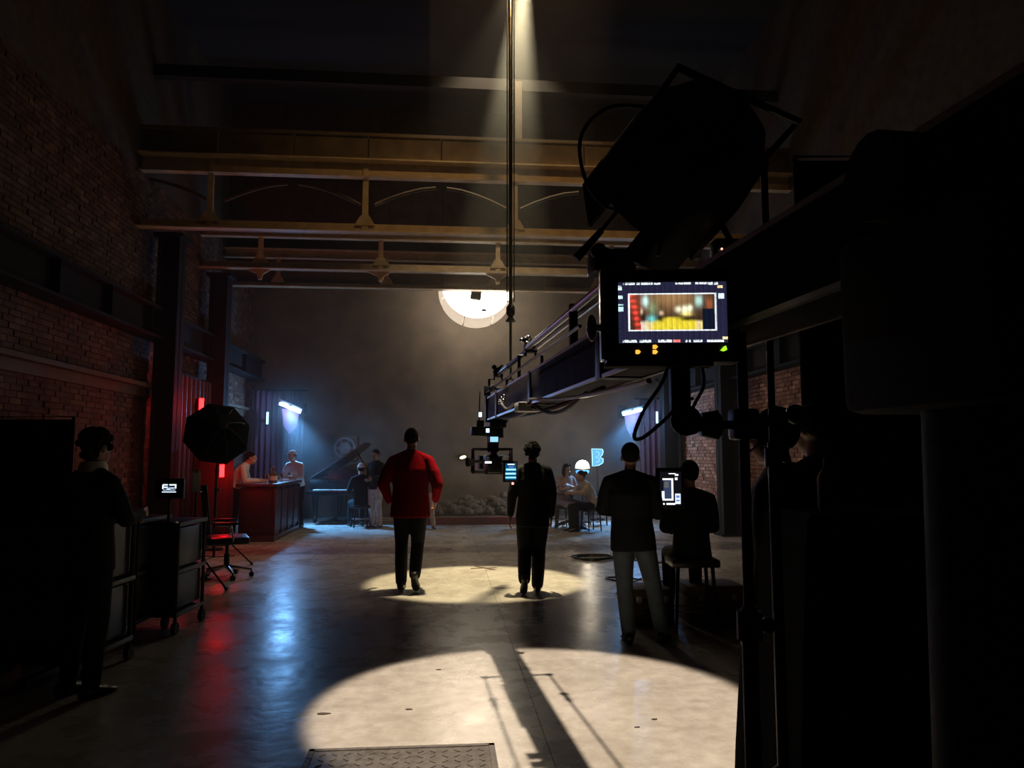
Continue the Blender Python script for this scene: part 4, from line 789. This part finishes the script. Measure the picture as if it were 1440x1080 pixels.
# ------------------------------------------------------------------ director's monitor on its stand
MD_ = 1.62; mc = at(946, 439, MD_); tl = at(871.5, 387, MD_); tr_ = at(1022.5, 388.5, MD_); bl2 = at(876, 473, MD_); br = at(1028.5, 474, MD_)
fx = at(1047, 640, MD_+.08)
mr = empty('production_monitor', (fx.x, fx.y, 0), AWAY-.05, 'large black production monitor with a bright picture, on an arm from a stand', 'monitor')
Rm = Matrix.Rotation(-(AWAY-.05), 3, 'Z'); loc = lambda p: Rm @ (p-Vector((fx.x, fx.y, 0)))
c = loc(mc); w = (tr_-tl).length; hgt = ((tl-bl2).length+(tr_-br).length)/2
s = MB(); bw_ = w*1.25; bh = hgt*1.55; s.box((c.x-.0, c.y+.034, c.z-.006), (bw_, .062, bh), bevel=.012); body = s.build('housing', M['black'], mr)
s = MB(); s.box((c.x-bw_/2-.004, c.y+.03, c.z-.0), (.010, .05, bh*.98), bevel=.003); s.build('side_rail', M['alu'], body)
s = MB(); s.box((c.x-.03, c.y+.034, c.z-.006-bh/2-.003), (bw_*.8, .05, .006)); s.build('bottom_rail', M['dark_steel'], body)
s = MB(); s.ball((c.x-bw_/2-.028, c.y+.02, c.z-.03), (.012, .018, .03)); s.cone((c.x-bw_/2-.03, c.y+.02, c.z-.03), (c.x-bw_/2, c.y+.02, c.z-.03), .008, .008, 10); s.build('lock_knob', M['alu'], body)
def blob(u, v, cu, cv, ru, rv): return math.exp(-(((u-cu)/ru)**2+((v-cv)/rv)**2))
random.seed(3)
TXT = [(.035, .30, 0), (.16, .30, 0)]
def texty(u, v, a, b_, c0, d, seed):
    if not (a <= u <= c0 and b_ <= v <= d): return 0
    col = int((u-a)/.0105); rw = (v-b_)/(d-b_)
    h_ = math.sin(seed*12.9+col*78.23)*43758.5; h_ -= math.floor(h_)
    if h_ < .10: return 0
    return 1 if (.08+.30*(h_ > .75)) <= rw <= 1 else .25
def pic(u, v):
    bg_ = (.017, .016, .042); c = bg_
    if .09 < u < .905 and .19 < v < .80:
        a = (u-.09)/.815; b_ = (v-.19)/.61
        if a < .022 or a > .978 or b_ < .035 or b_ > .965: return (.85, .9, .95)
        r_, g_, l_ = .045, .022, .012
        k = blob(a, b_, .5, .05, .28, .38); r_ += .30*k; g_ += .17*k; l_ += .07*k
        k = blob(a, b_, .12, .35, .10, .5)*.25; r_ += k*.4
        # red strip at the left
        ce = .03+.10*b_; k = math.exp(-((a-ce)/.035)**2)*(.6+.4*math.sin(b_*40)); r_ += .9*k; g_ += .06*k; l_ += .04*k
        # lamps
        for cu, cv, s1 in ((.195, .20, 1.0), (.80, .20, .95)):
            k = blob(a, b_, cu, cv, .035, .14)*s1; r_ += .5*k; g_ += .95*k; l_ += .9*k
        k = blob(a, b_, .275, .40, .05, .2); g_ += .22*k; r_ += .10*k; l_ += .12*k
        for cu, cv, ru, rv, cc in ((.155, .50, .014, .09, (.7, .6, .4)), (.375, .53, .02, .06, (.8, .6, .4)), (.565, .43, .03, .075, (.95, .95, .7)), (.64, .43, .035, .09, (1, 1, .7)), (.70, .40, .03, .085, (.9, 1, .7)), (.66, .55, .055, .06, (.9, .75, .2)), (.92, .30, .03, .16, (.30, .07, .03))):
            k = blob(a, b_, cu, cv, ru, rv); r_ += cc[0]*k; g_ += cc[1]*k; l_ += cc[2]*k
        fy = .72-.12*math.exp(-((a-.5)/.22)**2)
        if b_ > fy and .10+.05*b_ < a < .84:
            k = min(1, (b_-fy)/.08); r_ += (.78-r_)*k; g_ += (.62-g_)*k; l_ += (.04+.5*max(0, 1-abs(a-.16)/.14)+.35*max(0, 1-abs(a-.80)/.05)-l_)*k
        k = blob(a, b_, .265, .68, .055, .085); r_ += (.15-r_)*k; g_ += (.62-g_)*k; l_ += (.62-l_)*k
        for cu, cv, ru, rv in ((.165, .62, .035, .12), (.36, .68, .05, .08), (.655, .69, .08, .05)):
            k = blob(a, b_, cu, cv, ru, rv); r_ *= 1-.9*k; g_ *= 1-.9*k; l_ *= 1-.9*k
        if a > .84 and b_ > .42: r_, g_, l_ = .006, .008, .02
        return (min(1, r_), min(1, g_), min(1, l_))
    t = 0
    for i, (a, b_, c0, d) in enumerate(((.045, .005, .155, .045), (.17, .005, .32, .045), (.335, .008, .395, .045), (.53, .008, .60, .045), (.605, .012, .67, .045), (.705, .012, .745, .045), (.75, .01, .83, .048), (.835, .012, .92, .05), (.035, .945, .165, .99), (.19, .945, .30, .99), (.365, .945, .49, .99), (.60, .95, .66, .99), (.685, .95, .765, .99), (.81, .95, .965, .99))):
        t = max(t, texty(u, v, a, b_, c0, d, i+1))
    if t: return (.85*t, .95*t, 1*t)
    if .50 < u < .565 and .945 < v < .985: return (1, .22, .2)
    for a, b_, c0, d, cc in ((.0, .05, .03, .07, (.8, .95, 1)), (-.01, .08, .035, .13, (.7, .95, 1)), (.0, .22, .04, .27, (.7, .95, 1)), (.0, .355, .045, .385, (.6, .85, .9)), (.0, .40, .05, .475, (.6, .9, .95)), (.915, .06, .965, .11, (1, .75, .4)), (.925, .195, .975, .285, (.75, .9, 1)), (.955, .90, 1.0, .95, (1, .8, .45))):
        if a <= u <= c0 and b_ <= v <= d: return cc
    return bg_
so = screen(body, w, hgt, 168, 92, pic, screen_mat('picture_screen', 2.2), 0); so.location = (c.x, c.y+.0015, c.z)
s = MB(); s.box((c.x, c.y+.0035, c.z), (w+.016, .004, hgt+.016), bevel=.001); s.build('bezel', M['rubber'], body)
def led(px, py, col, nm, poly):
    p = loc(at(px, py, MD_)); s = MB(); s.prism(poly, .005, Matrix.Translation((p.x, c.y+.004, p.z)) @ RX); s.build('indicator_light', nm, body, 0, )
ye = emit('amber_led', (1, .50, .06), 1.2); ge = emit('green_led', (.45, 1, .02), 1.1)
Dp = [(-.005, -.004), (.002, -.0045), (.006, 0), (.002, .0045), (-.005, .004)]
led(897.5, 494.5, 0, ye, Dp); led(921.5, 487.5, 0, ye, Dp); led(921.5, 494.7, 0, ye, Dp); led(1017, 490.5, 0, ge, [(-.007, -.004), (0, -.006), (.007, -.003), (.005, .006), (.0, .004)])
P = lambda px, py, dd=.05: loc(at(px, py, MD_+dd))
a = P(957, 500); b_ = P(957, 580)
s = MB(); s.box((a.x, a.y+.02, (a.z+b_.z)/2), (.045, .035, a.z-b_.z+.02), bevel=.008); s.build('neck', M['black_metal'], mr)
s = MB(); q = P(963, 592); s.ball(q, .032); s.tube([q+Vector((.03*math.cos(t), -.02, .03*math.sin(t))) for t in [i*math.pi/8 for i in range(16)]], .004, 6, loop=True); s.build('ball_joint', M['black_metal'], mr)
q1 = P(1047, 597, .08); q0 = P(985, 597); s = MB(); s.cone(q, q0, .016, .018, 14); s.cone(q0, P(1008, 598), .026, .034, 16); s.cone(P(1008, 598), P(1013, 598), .034, .024, 16); s.cone(P(1010, 598), q1, .010, .010, 12); s.build('grip_arm', M['black'], mr)
s = MB(); s.box((0, 0, q1.z), (.06, .06, .07), bevel=.01); s.cone((.02, -.02, q1.z), (.10, -.05, q1.z+.02), .012, .012, 10); s.ball((.10, -.05, q1.z+.02), .022); s.build('grip_head', M['black_metal'], mr)
stand(mr, 1.93, .5, up=.3)
def cab(pts, r_, parent=None, m='cable', name='cable'):
    s = MB(); P3 = [Vector(p) for p in pts]; out = []
    for i in range(len(P3)-1):
        p0, p1, p2, p3 = P3[max(i-1, 0)], P3[i], P3[i+1], P3[min(i+2, len(P3)-1)]
        for j in range(6):
            t = j/6; out.append(.5*((2*p1)+(p2-p0)*t+(2*p0-5*p1+4*p2-p3)*t*t+(3*p1-p0-3*p2+p3)*t**3))
    out.append(P3[-1]); s.tube(out, r_, 8); return s.build(name, M[m], parent, 80)
cab([P(*q) for q in ((942, 506), (930, 540), (907, 574), (894, 604), (893, 617), (905, 615), (925, 599), (945, 580), (955, 566), (975, 560))], .0042, mr)
cab([P(*q) for q in ((985, 506), (990, 540), (978, 566), (968, 590), (972, 608), (985, 604))], .0038, mr)
# ------------------------------------------------------------------ dark stage lamp above the monitor
lc = at(962, 258, 2.3); fx2 = at(1075, 258, 2.5); SLr = empty('stage_lamp', (fx2.x, fx2.y, 0), 0, 'black stage lamp head on a boom above the production monitor, unlit', 'stage lamp')
O = lambda px, py, d=2.3: at(px, py, d)-Vector((fx2.x, fx2.y, 0))
stand(SLr, O(1075, 225, 2.5).z, .55, up=.3)
s = MB(); Bq = (Matrix.Translation(O(966, 228)) @ basis((-.35, .8, -.45)).to_4x4()); s.lathe([(.001, -.20), (.14, -.20), (.20, -.12), (.22, .0), (.225, .16), (.21, .16), (.19, .0), (.001, -.02)], 28, Bq); s.build('lamp_head', M['black'], SLr, 40)
for k in range(4):
    s = MB(); a = k*math.pi/2; s.box(Bq @ Vector((.20*math.cos(a), .20*math.sin(a), .22)), (.012, .20, .12), (basis((-.35, .8, -.45)) @ Matrix.Rotation(a, 3, 'Z') @ Matrix.Rotation(.05, 3, 'Y'))); s.build('barn_door', M['black'], SLr, 0)
s = MB(); e1 = Bq @ Vector((.22, 0, 0)); e2 = Bq @ Vector((-.22, 0, 0)); s.tube([e1, Bq @ Vector((.22, 0, -.26)), Bq @ Vector((-.22, 0, -.26)), e2], .012, 8); s.build('yoke', M['black_metal'], SLr)
s = MB(); s.tube([Bq @ Vector((0, 0, -.26)), O(1075, 232, 2.5)], .016, 8); s.build('boom', M['black_metal'], SLr)
s = MB(); s.tube([O(905, 255), O(882, 280), O(845, 325)], .006, 8); s.cone(O(846, 324), O(810, 364), .010, .014, 10); s.build('pan_handle', M['black_metal'], SLr)
cab([O(*q) for q in ((905, 150), (860, 150), (828, 172), (815, 205), (823, 252), (843, 283), (862, 294), (885, 285))], .006, SLr)
cab([O(*q) for q in ((862, 245), (872, 270), (890, 296), (912, 312), (930, 330), (925, 360))], .006, SLr)
s = MB(); s.cone(O(935, 305), O(897, 372), .018, .015, 10); s.build('side_arm', M['black_metal'], SLr)
s = MB(); p = O(1015, 350); s.ball(p, .0035); s.build('indicator_light', emit('pink_led', (1, .45, .35), 2), SLr)
s = MB(); s.box(p+Vector((.05, .04, .01)), (.13, .06, .06), bevel=.01); s.cone(p+Vector((.05, .04, .03)), O(1000, 290), .01, .01, 8); s.build('power_box', M['black'], SLr)
# ------------------------------------------------------------------ black flag, covered cart, right foreground
fp = at(1290, 640, 3.9); fe_ = at(1133, 640, 3.9); fr_ = empty('black_flag', (fp.x, fp.y, 0), AWAY, 'tall black cloth flag on a frame filling the right side', 'flag')
hw = (fp-fe_).length; s = MB(); s.box((0, 0, 1.62), (hw*2-.02, .012, 2.95)); s.build('cloth', M['duvetyne'], fr_, 0)
s = MB(); s.tube([(-hw, 0, .12), (-hw, 0, 3.12), (hw, 0, 3.12), (hw, 0, .12)], .014, 8, loop=True); s.build('frame', M['black_metal'], fr_)
for sx in (-1, 1):
    s = MB(); s.box((sx*hw*.9, 0, .05), (.07, .9, .10), bevel=.01); s.build('foot', M['black_metal'], fr_)
e0 = at(1056, 900, 2.75); cx0 = cd((1050-720)/1095*2.75, 2.75, 0); ct = empty('equipment_cart', cx0+RT*.72+FW*.12, AWAY, 'equipment cart covered with a black cloth in the right foreground', 'cart')
s = MB(); rr = []
for z, a, f_ in ((.03, -.645, .36), (.35, -.63, .35), (.8, -.60, .33), (1.15, -.575, .32), (1.30, -.56, .31), (1.33, -.54, .29)):
    ringp = []
    for i in range(40):
        t = i/40*4; q, u = int(t), t-int(t); wv = .012*math.sin(i*2.1)*(1-z/1.5)
        x, y = ((a+(-a*2)*u, -f_), (-a, -f_+2*f_*u), (-a-(-a*2)*u, f_), (a, f_-2*f_*u))[q]; ringp.append((x*(1+wv), y*(1+wv*2), z))
    rr.append(ringp)
s.loft(rr); s.build('cloth_cover', M['duvetyne'], ct, 50)
for sx in (-1, 1):
    for sy in (-1, 1):
        s = MB(); s.cone((sx*.45-.02, sy*.2, .05), (sx*.45+.02, sy*.2, .05), .05, .05, 14); s.build('wheel', M['rubber'], ct)
bo = MB(); bo.lathe([(.001, 0), (.035, 0), (.037, .02), (.037, .12), (.016, .155), (.014, .19), (.001, .19)], 16); bp_ = at(1163, 640, 2.7); o = bo.build('bottle', M['cardboard']); o.location = (bp_.x, bp_.y, 1.331); tag(o, 'brown bottle standing on the covered equipment cart', 'bottle')
# ------------------------------------------------------------------ cases, C-stand and cables by the operator
def case(px, py, size, rz, m, label):
    p = fl(px, py); r = empty('equipment_case', p, rz, label, 'case')
    w_, d_, h_ = size; s = MB(); s.box((0, d_/2, h_*.36), (w_, d_, h_*.72), bevel=.008); s.build('body', M[m], r)
    s = MB(); s.box((0, d_/2, h_*.865), (w_+.006, d_+.006, h_*.27), bevel=.008); s.build('lid', M[m], r)
    for sx in (-1, 1):
        s = MB(); s.box((sx*w_*.3, -.006, h_*.72), (.05, .014, .06), bevel=.003); s.build('latch', M['alu'], r)
    s = MB(); s.tube([(-.07, -.004, h_*.42), (-.06, -.035, h_*.44), (.06, -.035, h_*.44), (.07, -.004, h_*.42)], .009, 8); s.build('handle', M['rubber'], r)
case(918, 880, (.40, .40, .32), AWAY, 'cardboard', 'brown fibre case standing between and behind the legs of the operator')
case(1010, 878, (.52, .40, .34), AWAY+.1, 'cardboard', 'wide brown fibre case right of the tall stool')
sp_ = fl(905, 842); cs = empty('light_stand', sp_, 0, 'chrome light stand with splayed legs behind the operator', 'light stand'); 
s = MB(); s.cone((0, 0, .1), (0, 0, 1.25), .016, .014, 12); s.build('pole', M['chrome'], cs)
for k in range(3):
    a = 2*math.pi*k/3+.3; s = MB(); s.tube([(0, 0, .22), (.16*math.cos(a), .16*math.sin(a), .14), (.34*math.cos(a), .34*math.sin(a), .012)], .011, 8); s.build('leg', M['chrome'], cs)
s = MB(); s.box((0, 0, 1.27), (.06, .06, .07), bevel=.01); s.tube([(.0, .0, .62), (-.05, -.03, .66), (-.07, -.04, .60)], .012, 8); s.build('clamp', M['chrome'], cs)
def coil(c0, n, R_, label, m='cable'):
    pts = []
    for i in range(n*16):
        a = i*2*math.pi/16; rr_ = R_*(1+.18*math.sin(i*.37)+.1*math.sin(i*1.3)); pts.append(Vector((rr_*math.cos(a)*1.0, rr_*.8*math.sin(a), .012+.012*(i//16)+.004*math.sin(i))))
    pts += [pts[-1]+Vector((.25*i, -.06*i-.05*i*i, -.002)) for i in (1, 2, 3)]
    for p in pts[-3:]: p.z = .012
    s = MB(); s.tube(pts, .011, 6); o = s.build('cable_coil', M[m], None, 80); o.location = c0; tag(o, label, 'cable')
coil(fl(838, 786), 3, .30, 'loose coil of black cable on the floor left of the operator'); coil(fl(872, 815), 1, .16, 'single cable loop on the floor at the left foot of the light stand')
# ------------------------------------------------------------------ office chair
oc = fl(318, 812); O_ = empty('office_chair', oc, -1.25, 'black leather office chair on castors in front of the bar', 'office chair')
s = MB(); s.box((0, 0, .47), (.52, .50, .09), bevel=.035); s.build('seat', M['leather'], O_)
s = MB(); s.box((0, -.27, .86), (.48, .08, .62), Matrix.Rotation(.12, 3, 'X'), bevel=.035); s.build('backrest', M['leather'], O_)
s = MB(); s.tube([(0, -.1, .42), (0, -.28, .46), (0, -.31, .72)], .025, 8); s.build('back_support', M['black_metal'], O_)
for sx in (-1, 1):
    s = MB(); s.tube([(sx*.24, .05, .46), (sx*.31, .05, .52), (sx*.31, .02, .66), (sx*.31, -.16, .68)], .014, 8); s.build('armrest_bracket', M['chrome'], O_)
    s = MB(); s.box((sx*.31, -.03, .69), (.06, .27, .035), bevel=.012); s.build('armrest', M['leather'], O_)
s = MB(); s.cone((0, 0, .12), (0, 0, .30), .035, .035, 14); s.cone((0, 0, .28), (0, 0, .43), .022, .022, 14); s.build('gas_column', M['black_metal'], O_)
for k in range(5):
    a = 2*math.pi*k/5+.2; e = Vector((.30*math.cos(a), .30*math.sin(a), .085)); s = MB(); s.tube([(0, 0, .14), e], .02, 8, radii=[.026, .017]); s.build('leg', M['chrome'], O_)
    s = MB(); t_ = Vector((-math.sin(a), math.cos(a), 0)); f_ = Vector((e.x, e.y, .03)); s.cone(f_-t_*.026, f_-t_*.006, .03, .03, 14); s.cone(f_+t_*.006, f_+t_*.026, .03, .03, 14); s.cone(f_, e, .01, .01, 8); s.build('castor', M['rubber'], O_)
# ------------------------------------------------------------------ dark gear at the left
def gear_cart(px, py, w_, d_, h_, label, rz=AWAY):
    p = fl(px, py); r = empty('gear_cart', p, rz, label, 'cart')
    for z in (.16, h_*.55, h_-.02):
        s = MB(); s.box((0, d_/2, z), (w_, d_, .035), bevel=.006); s.build('shelf', M['black'], r)
    for sx in (-1, 1):
        for sy in (0, 1):
            s = MB(); s.cone((sx*(w_/2-.02), .02+sy*(d_-.04), .08), (sx*(w_/2-.02), .02+sy*(d_-.04), h_), .016, .016, 10); s.build('post', M['black_metal'], r)
            s = MB(); s.cone((sx*(w_/2-.02)-.018, .02+sy*(d_-.04), .05), (sx*(w_/2-.02)+.018, .02+sy*(d_-.04), .05), .05, .05, 14); s.build('wheel', M['rubber'], r)
    s = MB(); s.box((0, d_/2+.03, (.18+h_*.53)/2), (w_-.08, d_-.08, h_*.5-.18), bevel=.02); s.build('gear_box', M['black'], r)
    s = MB(); s.box((0, d_/2+.03, h_*.76), (w_-.08, d_-.08, h_*.36), bevel=.02); s.build('gear_box', M['black'], r)
    return r, p
gc, gp = gear_cart(196, 893, .62, .6, .95, 'black two-shelf gear cart at the left with a tiny lit monitor above it')
ms = at(238, 687, 6.5); r = empty('small_monitor', (ms.x, ms.y, .95), AWAY+.1, 'tiny monitor with white lettering glowing in the dark on the left gear cart', 'monitor')
zc = ms.z-.95; s = MB(); s.box((0, .02, zc), (.24, .04, .17), bevel=.01); s.build('body', M['black'], r)
s = MB(); s.cone((0, .02, .0), (0, .02, zc), .015, .012, 10); s.cone((0, .02, 0), (0, .02, .015), .08, .07, 18); s.build('stand', M['black_metal'], r)
cw = (.75, .9, 1)
o = screen(r, .125, .075, 30, 18, rects([(.08, .02, .40, .16, cw), (.5, .02, .95, .16, cw), (.02, .10, .12, .55, cw), (.86, .12, .98, .50, cw), (.15, .30, .40, .42, cw), (.45, .35, .60, .60, (.2, .3, .5)), (.35, .48, .55, .60, cw), (.60, .40, .82, .50, cw), (.1, .62, .9, .70, (.3, .4, .5)), (.05, .84, .95, .97, cw)], (.0, .0, .003)), screen_mat('tiny_screen', 1.2), -.001); o.location = (0, 0, zc)
gear_cart(120, 905, .8, .6, 1.0, 'black gear cart in front of the crew member with the white collar'); gear_cart(40, 960, .8, .6, 1.1, 'black gear cart at the far left edge, beside the tall flag')
f2 = at(40, 640, 5.4); f2e = at(101, 640, 5.4); r = empty('black_flag', (f2.x, f2.y, 0), AWAY, 'black cloth flag standing in the dark at the far left', 'flag')
hw2 = (f2e-f2).length; zt = at(80, 586, 5.4).z; s = MB(); s.box((0, 0, zt/2+.03), (hw2*2, .012, zt-.1)); s.build('cloth', M['duvetyne'], r, 0)
s = MB(); s.tube([(-hw2, 0, .07), (-hw2, 0, zt), (hw2, 0, zt), (hw2, 0, .07)], .014, 8, loop=True); s.build('frame', M['black_metal'], r)
for sx in (-1, 1):
    s = MB(); s.box((sx*hw2*.85, 0, .035), (.06, .7, .07), bevel=.01); s.build('foot', M['black_metal'], r)
# white paper sheet on a music stand beside the red flat
ps = at(277, 677, 8.6); r = empty('notice_stand', (ps.x, ps.y, 0), AWAY, 'pale narrow paper sheet clipped to a thin stand, left of the red flat', 'notice')
stand(r, ps.z+.14, .35, up=.25)
s = MB(); s.box((0, -.02, ps.z), (.085, .004, .22)); s.build('paper_sheet', M['paper'], r, 0)
s = MB(); s.box((0, -.022, ps.z+.105), (.06, .02, .02)); s.box((.0, -.03, ps.z-.115), (.13, .06, .008)); s.build('clip', M['alu'], r, 0)
